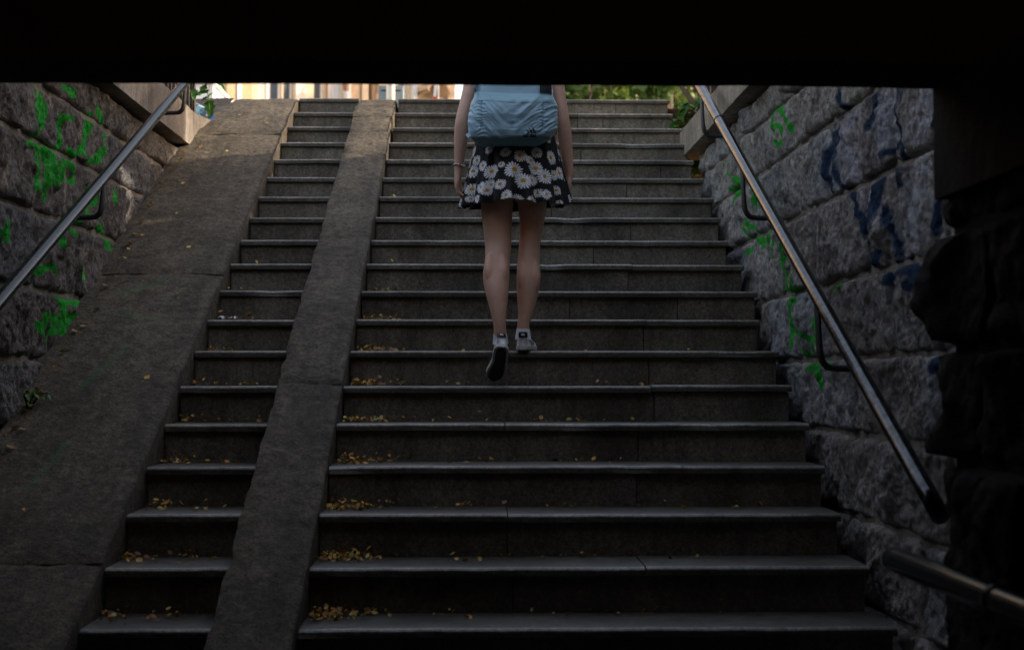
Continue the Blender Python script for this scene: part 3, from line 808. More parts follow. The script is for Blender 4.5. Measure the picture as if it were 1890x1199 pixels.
# daisies: (x, z, radius) read on the back; scattered on the front
DA = [(0.11,1.025,.0257),(.179,1.008,.0314),(.257,1.026,.0286),(.32,1.009,.0371),(-.019,.996,.0257),(.05,.938,.0357),(.145,.942,.0414),(.245,.951,.0357),(.19,.89,.04),(.291,.913,.04),(-.039,.86,.0314),(-.039,.947,.0314),(.044,.878,.0271),(.024,.849,.0257),(.234,.893,.0286),(.113,.823,.0286),(.167,.802,.0271),(.233,.789,.0271),(.256,.838,.0228),(.3,.83,.0271),(.345,.856,.0243),(.363,.939,.0314),(-.033,1.042,.0286),(.035,1.042,.0228),(.093,.967,.0171),(.087,.875,.0286),(.331,.928,.0257),(.363,.795,.02),(-.002,.863,.0286),(.311,1.095,.0171),(.225,.985,.0228),(.007,.967,.026),(-.05,.817,.0171),(-.016,.812,.02)]
cen = []
for x, z, r in DA:
    d = (X-x)**2+(Z-z)**2+np.where(Yk > 6.6, 9, 0); i = int(np.argmin(d)); cen.append((TH[i], VV[i], r))
rr = random.Random(4)
for i in range(400):
    a, b, r = rr.uniform(0, 2*math.pi), rr.uniform(.06, .95), rr.uniform(.022, .038)
    if math.sin(a) < -.25 : continue
    if all(math.hypot(((a-c[0]+math.pi) % (2*math.pi)-math.pi)*.2, (b-c[1])*.325) > (r+c[2])*1.02 for c in cen): cen.append((a, b, r))
colr = np.tile(np.array([.005, .005, .007, 1]), (len(P), 1))
inner = np.zeros(len(P))
for k, (a, b, r) in enumerate(cen):
    r *= 1.0
    rmean = .158+(.23-.158)*b
    du = ((TH-a+np.pi) % (2*np.pi)-np.pi)*rmean; dv = (VV-b)*(ZT-ZB)
    q = np.hypot(du, dv); sel = q < r*1.15
    if not sel.any(): continue
    ang = np.arctan2(dv[sel], du[sel]); rnd = np.random.RandomState(k); npet = rnd.randint(15, 19)
    idx = np.floor((ang/(2*np.pi)+rnd.rand())*npet).astype(int)
    ph = (ang/(2*np.pi)+rnd.rand()*0)*npet+rnd.rand()
    pl_ = r*(.84+.16*rnd.rand(64))[np.floor(ph).astype(int) % 64]
    prof = np.abs(np.sin(np.pi*ph))
    inside = (q[sel] < pl_*(.42+.58*prof**.55)) & (prof > .30-.12*(q[sel] < r*.5))
    shade = .88+.12*prof-.06*rnd.rand()
    c = colr[sel]; c[inside, :3] = (np.array([.95, .96, 1.0])[None, :]*shade[inside, None])
    cx, cy = du[sel]-r*.06*rnd.randn(), dv[sel]+r*.05
    core = np.hypot(cx, cy) < r*.25
    c[core, :3] = np.array([.62, .33, .01])
    colr[sel] = c
cattr(skirt, 'print', colr)

# shoes
def shoe(name_lbl, heel, toe, upv, marks):
    """heel and toe: ends of the outsole; upv: direction from sole to ankle"""
    hL = np.array(heel, float); tL = np.array(toe, float); ex = tL-hL; L = np.linalg.norm(ex); ex /= L
    ez = np.array(upv, float); ez -= ex*(ez@ex); ez /= np.linalg.norm(ez); ey = np.cross(ez, ex)
    W = lambda P: [tuple(hL+ex*p[0]+ey*p[1]+ez*p[2]-PO) for p in P]
    def halfw(t): return np.interp(t, [0, .03, .1, .25, .45, .62, .74, .86, .95, 1.0], [.012, .024, .031, .033, .033, .040, .043, .038, .024, .004])
    def off(t): return np.interp(t, [0, .4, .7, 1], [0, -.004, .004, .010])*(1 if marks else -1)
    ts = np.concatenate([np.linspace(0, .1, 8), np.linspace(.13, .9, 22), np.linspace(.92, 1, 8)])
    def sole(z0, z1, grow, nm, mat):
        out = [(t*L, off(t)+halfw(t)+grow) for t in ts]+[(t*L, off(t)-halfw(t)-grow) for t in ts[::-1]]
        n = len(out); V = []; F = []
        spring = lambda x: .012*max(0, (x/L-.72)/.28)**2
        for z, g in ((z0, -.002), (z0+.003, 0), (z1-.002, 0), (z1, -.002)):
            for (x, y) in out: V.append((x+(g if x > L/2 else -g)*.5, y+(g if y > 0 else -g), z+spring(x)))
        for r in range(3):
            for i in range(n): F.append((r*n+i, r*n+(i+1) % n, (r+1)*n+(i+1) % n, (r+1)*n+i))
        F += [tuple(range(n))[::-1], tuple(range(3*n, 4*n))]
        return mesh(nm, W(V), F, M[mat], sh, False)
    # upper: cross sections along the length
    sec = []
    for t in np.linspace(.0, 1, 26):
        h = np.interp(t, [0, .06, .2, .35, .5, .7, .9, 1], [.070, .079, .070, .066, .060, .047, .036, .018])
        wv = halfw(max(t, .02))*np.interp(t, [0, 1], [1.0, .98]); top = np.interp(t, [0, .2, .4, .7, 1], [.62, .62, .55, .6, .5])
        sec.append((t, h, wv, top))
    V = []; n = 20
    for t, h, wv, top in sec:
        for i in range(n):
            a = math.pi*i/(n-1); c = math.cos(a); s_ = math.sin(a)
            wz = (abs(s_)**.55)
            y = wv*c*(1-(1-top)*wz**2.2); V.append((t*L*.985+.002, off(t)+y, .018+(h)*wz))
    F = grid_faces(len(sec), n, True)
    F += [tuple(range(n)), tuple(range((len(sec)-1)*n, len(sec)*n))[::-1]]
    sh = mesh('sneaker', W(V), F, M['white'], person, True); sh['label'] = name_lbl
    sole(.004, .024, .0025, 'midsole', 'sole'); sole(-.0035, .0042, -.0085, 'outsole', 'outsole')
    # heel tab with pale mark
    V = []
    for i in range(9):
        for j in range(5):
            a = math.pi*(.5+(i-4)*.075); z = .060+.026*j/4
            V.append((-.0045-.010*(1-abs(i-4)/4)*0+.020*(1-math.sin(a)), -.026*math.cos(a), z+(-.006 if i in (0, 8) and j in (4,) else 0)))
    mesh('heel_tab', W(V), grid_faces(9, 5), M['black'], sh, True)
    mb = MB()
    for q in (-1.5, -.5, .5, 1.5):
        a = math.pi*.5+q*.16; mb.box(-.0065+.020*(1-math.sin(a)), -.0045+.020*(1-math.sin(a)), -.026*math.cos(a)-.0017, -.026*math.cos(a)+.0017, .070, .079-abs(q)*.001)
    o = mesh('heel_mark', W(mb.V), mb.F, M['frame'], sh)
    # three side stripes, broken and serrated, plus collar and laces
    mb = MB()
    for s_ in (-1, 1):
        for q in range(3):
            for r_ in range(5):
                t = .42+.075*q+.012*r_; z = .028+.008*r_; yy = off(t)+s_*(float(halfw(t))*.985-.0006*r_)
                mb.box(t*L-.0035, t*L+.0035, yy-.0022, yy+.0022, z, z+.005)
    mesh('side_stripes', W(mb.V), mb.F, M['black'], sh)
    mb = MB()
    for q in range(5):
        x = L*(.44+.055*q); z = np.interp(.44+.055*q, [.4, .5, .7], [.082, .077, .066])
        mb.tube([(x, -.020, z-.010), (x, -.008, z+.001), (x, .008, z+.001), (x, .020, z-.010)], .0028, 6)
    mesh('laces', W(mb.V), mb.F, M['frame'], sh)
    # sock
    P = [(L*.17, 0, .062), (L*.17, 0, .085), (L*.17, 0, .104)]
    V, F = tube(P, [(.044, .036), (.041, .034), (.040, .0345)], 20, False, (1, 0, 0))
    return W, V, F
W, V, F = shoe('white sneaker of the rear foot with dark sole turned to the camera', (.092, 6.372, .132), (.066, 6.548, -.030), (.0, .68, .72), True)
P = [(.0880, 6.468, .150), (.0870, 6.464, .178), (.0862, 6.460, .195)]
V, F = tube(P, [(.036, .045), (.0325, .042), (.0310, .0415)], 24, False); MB().add(loc(V), F).build('sock', M['sock'], person, True)
W, V, F = shoe('white sneaker of the front foot planted on the upper step', (.193, 6.555, nz(12)+.001), (.222, 6.806, nz(12)+.001), (0, 0, 1), False)
P = [(.1945, 6.60, .172), (.1950, 6.60, .205), (.1955, 6.601, .220)]
V, F = tube(P, [(.038, .045), (.0330, .0435), (.0310, .0415)], 24, False); MB().add(loc(V), F).build('sock', M['sock'], person, True)
# bracelet
root = None
P = []
for i in range(25):
    a = 2*math.pi*i/24; P.append((-.1035+.0255*math.cos(a), 6.620+.0325*math.sin(a), .985+.004*math.sin(2*a)))
mb = MB().tube(P, .0022, 6, False)
for i in range(0, 24, 2): mb.tube([tuple(np.array(P[i])-np.array([0, 0, .004])), tuple(np.array(P[i])+np.array([0, 0, .004]))], .0042, 8)
o = mesh('bracelet', loc(mb.V), mb.F, M['metal'], person, True)

# ================================================================ backpack
pack = thing('backpack', "pale blue gym backpack worn on the woman's back, with black print low on its right", 'backpack', loc=(.14, 6.42, 1.05))
KO = np.array([.14, 6.42, 1.05]); kl = lambda P: [tuple(np.array(p, float)-KO) for p in P]
NA, NB = 260, 170
th = np.linspace(0, 2*np.pi, NA, endpoint=False); vz = np.linspace(0, 1, NB)
TH, VZ = np.meshgrid(th, vz, indexing='ij'); TH = TH.ravel(); VZ = VZ.ravel()
Zp = 1.052+VZ*.54
xl = np.interp(Zp, [1.052, 1.075, 1.10, 1.14, 1.18, 1.25, 1.31, 1.45, 1.55, 1.592], [-.010, -.036, -.050, -.056, -.055, -.040, -.026, -.014, .00, .05])
xr = np.interp(Zp, [1.052, 1.075, 1.10, 1.14, 1.18, 1.25, 1.31, 1.45, 1.55, 1.592], [.262, .300, .322, .336, .338, .333, .325, .310, .29, .22])
dep = np.interp(Zp, [1.052, 1.075, 1.11, 1.18, 1.28, 1.45, 1.56, 1.592], [.045, .070, .086, .092, .082, .078, .06, .02])
cx, hx = (xl+xr)/2, (xr-xl)/2
pw = 3.2
c, s = np.cos(TH), np.sin(TH)
Xp = cx+hx*np.sign(c)*np.abs(c)**(2/pw); yc = 6.445+.12*(Zp-1.05)*.55
Yp = yc+dep*np.sign(s)*np.abs(s)**(2/pw)
xn = (Xp-.14)
# wrinkles fan from the two upper corners towards the middle bottom
def wr(u, w, f): return pnoise(np.stack([u*f, w*f*.16, u*0+f], 1))
ang = .72
u1 = (xn*math.cos(ang)+(Zp-1.15)*math.sin(ang)); w1 = (-xn*math.sin(ang)+(Zp-1.15)*math.cos(ang))
u2 = (-xn*math.cos(.95)+(Zp-1.15)*math.sin(.95)); w2 = (xn*math.sin(.95)+(Zp-1.15)*math.cos(.95))
right = 1/(1+np.exp(-(xn-.02)/.03)); low = np.clip((1.27-Zp)/.03, 0, 1)*np.clip((Zp-1.065)/.02, 0, 1)
ridge = lambda q: 1-2*np.abs(q)
d = right*(.011*ridge(wr(u2, w2, 24))+.007*ridge(wr(u2, w2, 60)))+(1-right)*(.0045*ridge(wr(u1, w1, 20))+.004*ridge(wr(u1, w1, 55)))
d = d*low+.0015*fbm(np.stack([Xp*14, Yp*14, Zp*14], 1), 3)
# seams: pleat in the middle and the two gathered pocket seams
for sx, wd, dp in ((.140, .0035, .007), (.278, .004, .008), (.005, .004, .006)):
    d -= 1.5*dp*np.exp(-((Xp-(sx-.02*(1.25-Zp)))/wd)**2)*np.clip((1.245-Zp)/.01, 0, 1)*np.clip((Zp-1.10)/.02, 0, 1)*(s < 0)
g = (np.exp(-((Xp-.278)/.02)**2)+np.exp(-((Xp-.005)/.02)**2))*(s < 0)*low
d += g*.003*np.sin(Zp*430+6*pnoise(np.stack([Xp*20, Zp*20, Zp*0], 1)))
d += .010*np.exp(-((Zp-1.205)/.05)**2)*(s < 0)*np.clip(1-(np.abs(xn)/.17)**4, 0, 1)
nx, ny_ = np.sign(c)*np.abs(c), np.sign(s)*np.abs(s)
P = np.stack([Xp+d*nx, Yp+d*ny_, Zp], 1)
F = [(i*NB+j, ((i+1) % NA)*NB+j, ((i+1) % NA)*NB+j+1, i*NB+j+1) for i in range(NA) for j in range(NB-1)]
F += [tuple(i*NB for i in range(NA))[::-1], tuple(i*NB+NB-1 for i in range(NA))]
pbody = mesh('shell', kl(P), F, M['pack'], pack, True)
pbody.data.materials.append(M['pack_dark'])
for f in pbody.data.polygons:
    if f.center.z+1.05 < 1.083: f.material_index = 1
bvh = BVHTree.FromPolygons([Vector(p) for p in P], F)
def back_y(x, z):
    h = bvh.ray_cast(Vector((x, 5.5, z)), Vector((0, 1, 0))); return h[0].y if h[0] else 6.40
# webbing band across the back
def patch(name, x0, x1, z0f, z1f, off, mat, nxn=60, nz_=6, parent=None):
    V = []
    for x in np.linspace(x0, x1, nxn):
        for t_ in np.linspace(0, 1, nz_):
            z = z0f(x)+(z1f(x)-z0f(x))*t_; V.append((x, back_y(x, z)-off*(1 if 0 < t_ < 1 else .5), z))
    return mesh(name, kl(V), grid_faces(nxn, nz_), M[mat], parent or pack, True)
patch('band', -.027, .327, lambda x: 1.238-.010*(x-.0)/.3+.01*((x-.15)/.18)**2, lambda x: 1.281-.010*(x-.0)/.3+.01*((x-.15)/.18)**2, .004, 'web')
patch('pocket_card', .264, .320, lambda x: 1.277, lambda x: 1.36, .006, 'black', 12, 8)
patch('card_edge', .265, .319, lambda x: 1.2765, lambda x: 1.2805, .0075, 'teal', 12, 3)
patch('side_edging', -.030, -.016, lambda x: 1.236, lambda x: 1.33, .007, 'web', 6, 12)
# strap tab at lower left, carry straps over the shoulders
V = [(-.045, 6.42, 1.118), (-.034, 6.41, 1.100), (-.060, 6.40, 1.078), (-.072, 6.41, 1.094)]
V += [(x, y+.006, z) for x, y, z in V]
mesh('strap_tab', kl(V), [(0, 1, 2, 3)[::-1], (4, 5, 6, 7), (0, 4, 5, 1)[::-1], (1, 5, 6, 2)[::-1], (2, 6, 7, 3)[::-1], (3, 7, 4, 0)[::-1]], M['web'], pack)
for s_ in (-1, 1):
    x = .157+s_*.095
    P2 = catmull([(x, 6.56, 1.50), (x, 6.66, 1.585), (x+s_*.01, 6.79, 1.53), (x+s_*.02, 6.81, 1.40), (x+s_*.05, 6.73, 1.22), (x+s_*.06, 6.56, 1.15)], 8)
    MB().add(kl(tube(P2, (np.full((len(P2), 2), (.026, .006))), 14, True, (1, 0, 0))[0]), tube(P2, np.full((len(P2), 2), (.026, .006)), 14)[1]).build('shoulder_strap', M['web'], pack, True)
# printed mark: three slanted bars over the word
lz = 1.094; lx = .219
V = []; F = []
for i, (bx, h) in enumerate(((-.0165, .011), (-.0015, .019), (.0135, .027))):
    n = len(V)
    for t_ in np.linspace(0, 1, 5):
        for e in (0, .0112): V.append((lx+bx+e-.0125*t_*h/.022+.004, lz+.001+h*t_ - (.0052*(e > 0) if t_ == 1 else 0)*0+(.0045*(e == 0))*(t_)*1))
    F += [(n+2*q, n+2*q+1, n+2*q+3, n+2*q+2) for q in range(4)]
mesh('printed_bars', kl([(x, back_y(x, z)-.0012, z) for x, z in V]), F, M['black'], pack)
fc = bpy.data.curves.new('printed_word', 'FONT'); fc.body = 'adidas'; fc.size = .0235; fc.align_x = 'CENTER'; fc.offset = .0009
fo = bpy.data.objects.new('printed_word_tmp', fc); COL.objects.link(fo)
dg = bpy.context.evaluated_depsgraph_get(); fm = bpy.data.meshes.new_from_object(fo.evaluated_get(dg)); bpy.data.objects.remove(fo)
for v_ in fm.vertices:
    x = lx+v_.co.x*1.02; z = lz-.0165+v_.co.y
    v_.co = Vector((x, back_y(x, z)-.0012, z))-Vector(KO)
fm.materials.clear(); fm.materials.append(M['black']); link(bpy.data.objects.new('printed_word', fm), pack)

# ================================================================ leaves on the steps and the ramp
def leaf_geo(p, size, rng, flat=.35, normal=(0, 0, 1)):
    """a curled leaf: 8 points, 6 faces"""
    a = rng.uniform(0, 6.28); n = Vector(normal)+Vector((rng.uniform(-flat, flat), rng.uniform(-flat, flat), 0)); n.normalize()
    u = n.orthogonal().normalized(); u = Matrix.Rotation(a, 3, n) @ u; w = n.cross(u)
    cu = rng.uniform(-.1, .45); wd = rng.uniform(.32, .5)
    pts = [(-.55, 0, 0), (-.2, wd*.8, cu*.25), (.15, wd, cu*.4), (.6, 0, .1), (.15, -wd, cu*.35), (-.2, -wd*.8, cu*.3), (-.15, 0, 0), (.2, 0, 0)]
    V = [tuple(Vector(p)+size*(u*x+w*y+n*z)) for x, y, z in pts]
    return V, [(0, 6, 1), (6, 7, 2, 1), (7, 3, 2), (0, 5, 6), (6, 5, 4, 7), (7, 4, 3)]
def leaf_mesh(name, items, mat, parent=None):
    V = []; F = []; T = []
    for v, f, t_ in items:
        n = len(V); V += v; F += [tuple(i+n for i in q) for q in f]; T += [t_]*len(v)
    o = mesh(name, V, F, M[mat], parent); attr(o, 'tint', T); return o
rr = random.Random(12)
items = []
def litter(k, x, n, spread, x1):
    for i in range(n):
        xx = x+abs(rr.gauss(0, spread)); yy = ny(k)+RUN+.018-abs(rr.gauss(.03, .035))-(.0 if xx > x+.2 else rr.uniform(0, .12))
        if xx > x1: continue
        h = abs(rr.gauss(0, .014))*(1 if xx < x+.35 else .4)
        items.append((*leaf_geo((xx, yy, nz(k)+.004+h), rr.choice((rr.uniform(.008, .018), rr.uniform(.014, .027))), rr, 1.1), min(1, max(0, rr.gauss(.42, .30)))))
DENS = {5: 1, 6: 5, 7: 7, 8: 9, 9: 12, 10: 26, 11: 60, 12: 80, 13: 100, 14: 110, 15: 110, 16: 130, 17: 150, 18: 150, 19: 60, 20: 50, 21: 40, 22: 30}
for k, n in DENS.items():
    litter(k, -.59, n, .11, 1.3)
    if k > 11: litter(k, -.2, n//8, .5, 1.33)
    if k > 12:
        for c_ in range(2): litter(k, rr.uniform(-.1, 1.1), rr.randint(2, 8), .1, 1.34)
for k, n in DENS.items():
    if k > 8: litter(k, -1.31, n//4, .08, -.90)
    if k > 12: litter(k, -1.1, n//9, .12, -.90)
for i in range(60):                                   # leaves caught against the foot of the stone wall
    y = rr.uniform(4.7, 9.0); items.append((*leaf_geo((-1.90+abs(rr.gauss(0, .025)), y, ramp_z(np.array([y]), .05)[0]+.004), rr.uniform(.018, .035), rr, .5), rr.uniform(.1, .9)))
o = leaf_mesh('leaf_litter', items, 'litter'); tag(o, 'yellow and brown fallen leaves drifted along the backs of the steps', 'leaves', kind='stuff')
RAMP_LEAVES = [
 (-1.66, 9.75, .85, 'pale yellow fallen leaf above the crack across the top of the ramp'),
 (-1.45, 9.58, .60, 'fallen leaf near the narrow steps just above the crack at the top of the ramp'),
 (-1.80, 9.12, .35, 'orange brown fallen leaf near the canted end of the left coping'),
 (-1.62, 9.05, .70, 'yellow fallen leaf in the sunlit patch of the ramp below the crack'),
 (-1.78, 8.50, .55, 'fallen leaf by the wall in the shade edge below the sunlit patch of the ramp'),
 (-1.72, 8.05, .80, 'yellowish fallen leaf on the upper ramp nearest the topmost rough wall stones'),
 (-1.84, 7.75, .45, 'brown fallen leaf against the wall halfway up the ramp'),
 (-1.56, 7.60, .75, 'yellow fallen leaf alone in the middle of the ramp halfway up'),
 (-1.50, 7.05, .90, 'pale green yellow fallen leaf just above the long joint halfway up the ramp'),
 (-1.46, 6.25, .65, 'yellow fallen leaf on the ramp near the paper scraps on the narrow steps'),
 (-1.68, 5.30, .30, 'brownish fallen leaf low in the middle of the ramp'),
 (-1.70, 4.75, .50, 'lowest fallen leaf on the ramp, below its lower joint')]
for (x, y, tint, lab) in RAMP_LEAVES:
    z = float(ramp_z(np.array([y]), .042)[0])
    v, f = leaf_geo((0, 0, .004), .022+.014*rr.random(), rr, .25, (0, -.45, .89))
    o = leaf_mesh('fallen_leaf', [(v, f, tint)], 'litter'); o.location = (x, y, z+.002)
    tag(o, lab, 'leaf', 'fallen leaves on the ramp')
# torn white paper on the narrow flight
for i, (x, s_) in enumerate(((-1.262, .022), (-1.20, .020))):
    V = []; n = 8
    for a in range(n):
        for b in range(n): V.append(((a/(n-1)-.5)*s_*1.6, (b/(n-1)-.5)*s_, 0))
    V = np.array(V); V[:, 2] = .010+.012*fbm(V*70+i*5, 3)
    o = mesh('paper_scrap', V, grid_faces(n, n), M['paper'], None); o.location = (x, ny(11)+.05, nz(11))
    tag(o, ['crumpled white paper scrap on the narrow steps, nearer the ramp', 'crumpled white paper scrap on the narrow steps, farther from the ramp'][i], 'paper', 'paper scraps on the narrow steps')

# ================================================================ plants by the top of the steps
def broad_leaf(p, d, size, rng, droop=.5, lobed=False):
    d = Vector(d).normalized(); up = Vector((0, 0, 1)); s_ = d.cross(up)
    if s_.length < .1: s_ = Vector((1, 0, 0))
    s_.normalize(); s_ = (s_+Vector((rng.uniform(-.4, .4), rng.uniform(-.4, .4), rng.uniform(-.4, .4)))).normalized(); n = s_.cross(d)
    V = []; prof = [0, .30, .44, .46, .36, .20, 0] if not lobed else [0, .46, .30, .52, .26, .22, 0]
    for i, w in enumerate(prof):
        t_ = i/6; c = Vector(p)+d*size*t_-up*droop*size*t_*t_
        V += [tuple(c+s_*w*size+n*.08*size*w), tuple(c-n*.03*size), tuple(c-s_*w*size+n*.08*size*w)]
    F = []
    for i in range(6): F += [(3*i, 3*i+1, 3*i+4, 3*i+3), (3*i+1, 3*i+2, 3*i+5, 3*i+4)]
    return V, F
def leafy_plant(name, label, cat, base, stems, leafsize, mat, lobed=False, seed=1):
    rg = random.Random(seed); root = thing(name, label, cat, loc=base); sm_ = MB(); its = []
    for P in stems:
        Pc = catmull(P, 5); sm_.tube(Pc, np.linspace(.006, .002, len(Pc)), 6)
        for i in range(2, len(Pc), 2):
            for q in range(2):
                dv = (rg.uniform(-1, 1), rg.uniform(-1, .4), rg.uniform(-.5, .6)); v, f = broad_leaf(Pc[i], dv, leafsize*rg.uniform(.6, 1.15), rg, rg.uniform(.2, .9), lobed)
                its.append((v, f, rg.random()))
    sm_.build('stem', M['bark'], root, True)
    leaf_mesh('foliage', its, mat, root)
    return root
leafy_plant('weed', 'leafy green weed growing at the right end of the top steps', 'plant', (1.40, 9.82, 1.64),
            [[(0, 0, 0), (-.02, -.03, .09), (-.05, -.05, .17)], [(0, .02, 0), (.03, -.02, .12), (.03, -.04, .22), (.02, -.06, .27)], [(.02, 0, 0), (.06, -.05, .08), (.09, -.08, .13)], [(0, 0, 0), (-.04, -.06, .05), (-.07, -.08, .08)]], .085, 'vine', seed=5)
leafy_plant('vine', 'green vine with hanging leaves on the left iron fence', 'vine', (-1.98, 9.55, 1.75),
            [[(0, 0, .75), (.05, 0, .5), (.11, -.02, .32), (.14, -.03, .17), (.15, -.03, .10)], [(-.02, .05, .7), (.0, .0, .45), (.05, -.02, .28), (.05, -.02, .16)], [(0, 0, .3), (-.02, -.1, .35), (-.03, -.2, .30)], [(0.02, .05, .8), (.13, .06, .55), (.17, .04, .36), (.19, .03, .24)]], .085, 'vine', True, 9)
leafy_plant('weed', 'small dark green weed at the foot of the left wall on the ramp', 'plant', (-1.90, 6.02, slope_z(6.02)+.04),
            [[(0, 0, 0), (.02, 0, .05), (.05, -.02, .08)], [(0, .03, 0), (.04, .03, .05), (.08, .01, .06)], [(0, 0, 0), (0, -.05, .05), (.03, -.09, .07)]], .028, 'vine', seed=14)
# plastic bottle
bt = thing('bottle', 'crushed clear plastic bottle with blue cap lying beside the ramp top', 'bottle')
A = Vector((-1.985, 9.80, 1.862)); B = Vector((-1.835, 9.66, 1.765)); dv = (B-A)
P = [tuple(A+dv*t_) for t_ in (0, .03, .12, .25, .4, .55, .68, .8, .9, .96)]
MB().tube(P, [.012, .030, .034, .031, .034, .031, .034, .026, .014, .012], 18).build('bottle_body', M['pet'], bt, True)
MB().tube([tuple(A+dv*.955), tuple(A+dv*1.04)], .0165, 14).build('cap', M['bluecap'], bt)
P = [tuple(A+dv*t_) for t_ in (.32, .56)]
MB().tube(P, .0345, 18, False).build('paper_label', M['web'], bt, True)

# ================================================================ the town above the steps
G = TOP-.012
bd = thing('building', 'cream and ochre town house with tall white windows beyond the top of the steps', 'building')
WINS = []          # x0, x1, kind
for x0, x1, kd in ((-5.07, -4.55, 'blind'), (-4.52, -4.30, 'tall'), (-3.86, -3.62, 'tall'), (-3.56, -3.20, 'white'), (-2.66, -2.50, 'shut'), (-2.12, -1.70, 'blind')):
    WINS.append((x0, x1, kd))
for i in range(7): WINS.insert(0, (-6.6-1.05*i, -6.0-1.05*i, 'blind'))
WINS.sort()
YB = 30.0; rows = ((.6, 2.3), (3.2, 5.0), (6.0, 7.8), (8.7, 10.2)); H = 11.5
xs = [-14.0]+[q for w in WINS for q in w[:2]]+[-.62]
zs = [0]+[q for r in rows for q in r]+[H]
mb = MB()
for i in range(len(xs)-1):
    for j in range(len(zs)-1):
        if i % 2 == 1 and j % 2 == 1: continue
        mb.box(xs[i], xs[i+1], YB, YB+.3, G+zs[j], G+zs[j+1])
mb.build('wall', M['cream'], bd)
MB().box(-14, -.62, YB+.45, YB+9, G, G+H).build('rear_block', M['cream'], bd)
for (x0, x1, kd) in WINS:
    for (a, b) in rows:
        f_ = MB(); w = .035
        f_.box(x0+.002, x0+w, YB+.10, YB+.18, G+a, G+b).box(x1-w, x1-.002, YB+.10, YB+.18, G+a, G+b).box(x0+w, x1-w, YB+.10, YB+.18, G+b-w, G+b-.002).box(x0+w, x1-w, YB+.10, YB+.18, G+a+.002, G+a+w)
        if x1-x0 > .3: f_.box((x0+x1)/2-.022, (x0+x1)/2+.022, YB+.10, YB+.18, G+a+w, G+b-w)
        fr = f_.build('window', M['frame'] if kd != 'shut' else M['brown'], bd)
        MB().box(x0+.02, x1-.02, YB+.135, YB+.145, G+a+.02, G+b-.02).build('pane', M['glass'], fr)
        if kd in ('blind', 'white'):
            z0 = G+a+(b-a)*RNG.uniform(.1, .5)
            V = []
            n = 26; xa, xb = (x0+.05, x0+(x1-x0)*.62) if kd == 'blind' else (x0+.04, x1-.04)
            for i in range(n):
                x = xa+(xb-xa)*i/(n-1); y = YB+.122-.006*math.sin(i*1.9)
                V += [(x, y, G+a+.04), (x, y, G+b-.05)]
            mesh('blind', V, grid_faces(n, 2), M['curtain'] if kd == 'blind' else M['frame'], fr)
        MB().box(x0-.05, x1+.05, YB-.06, YB-.002, G+a-.08, G+a-.002).build('sill', M['frame'], bd)
for x0, x1, m_, pr in ((-5.51, -5.42, 'frame', .06), (-5.40, -5.20, 'ochre', .04), (-5.72, -5.53, 'ochre', .04), (-4.29, -4.07, 'curtain', .10), (-3.84+.25, -3.57, 'brown', .05), (-3.19, -3.10, 'frame', .14), (-3.08, -2.86, 'tan', .06), (-2.82, -2.68, 'cream', .10), (-2.48, -2.40, 'brown', .04), (-1.62, -1.53, 'frame', .10), (-.80, -.62, 'tan', .12)):
    MB().box(x0, x1, YB-pr, YB-.003, G+2.4, G+H).build('pilaster', M[m_], bd)
for z, d_ in ((2.75, .16), (5.5, .16), (8.2, .16), (H, .45)):
    MB().box(-14.1, -.55, YB-d_-.1, YB-.001 if z < H else YB+9, G+z+.002, G+z+.14 if z < H else G+z+.4).build('cornice', M['cream'], bd)
# arched hood over a doorway niche
mb = MB(); P = []; n = 14
for i in range(n+1):
    a = math.pi*i/n; P.append((-1.23+.24*math.cos(a), G+3.85+.24*math.sin(a), .0))
V = []
for (x, z, _) in P: V += [(x, YB-.5, z), (x, YB-.004, z), (x*1+(x+1.23)*.25, YB-.5, z+.05), (x+(x+1.23)*.25, YB-.004, z+.05)]
F = []
for i in range(n):
    a = 4*i; b = 4*i+4; F += [(a, b, b+1, a+1), (a+2, a+3, b+3, b+2), (a, a+2, b+2, b)]
mesh('arched_hood', V, F, M['tan'], bd); MB().box(-1.47, -.99, YB-.02, YB-.004, G+2.4, G+4.05).build('niche', M['tan'], bd)
# wall lantern
mb = MB().tube([(-3.44, YB-.004, G+4.1), (-3.44, YB-.30, G+4.12), (-3.40, YB-.5, G+4.0)], .02, 8).tube([(-3.40, YB-.5, G+3.96), (-3.40, YB-.5, G+3.9), (-3.40, YB-.5, G+3.66)], [.03, .09, .06], 10)
mb.build('wall_lantern', M['brown'], bd)
_p = Vector((-.62, YB, 0)); bd.matrix_world = Matrix.Translation(_p) @ Matrix.Rotation(math.radians(33), 4, 'Z') @ Matrix.Translation(-_p)
# pennant in red and white
fl = thing('pennant', 'small red and white hanging pennant in front of the cream house', 'flag')
V = [(-.90, 26, 5.02), (-.82, 26, 5.02), (-.83, 26.01, 5.14), (-.88, 26, 5.14)]; mesh('red_cloth', V+[(x, y+.01, z) for x, y, z in V], [(0, 1, 2, 3), (7, 6, 5, 4), (0, 4, 5, 1), (2, 6, 7, 3), (1, 5, 6, 2), (3, 7, 4, 0)], M['red'], fl)
V = [(-.88, 26, 5.142), (-.83, 26, 5.142), (-.80, 26.01, 5.40), (-.86, 26, 5.40)]; mesh('white_cloth', V+[(x, y+.01, z) for x, y, z in V], [(0, 1, 2, 3), (7, 6, 5, 4), (0, 4, 5, 1), (2, 6, 7, 3), (1, 5, 6, 2), (3, 7, 4, 0)], M['frame'], fl)
MB().tube([(-.79, 26.04, G), (-.79, 26.04, 5.6)], .014, 8).build('staff', M['pole'], fl, True)
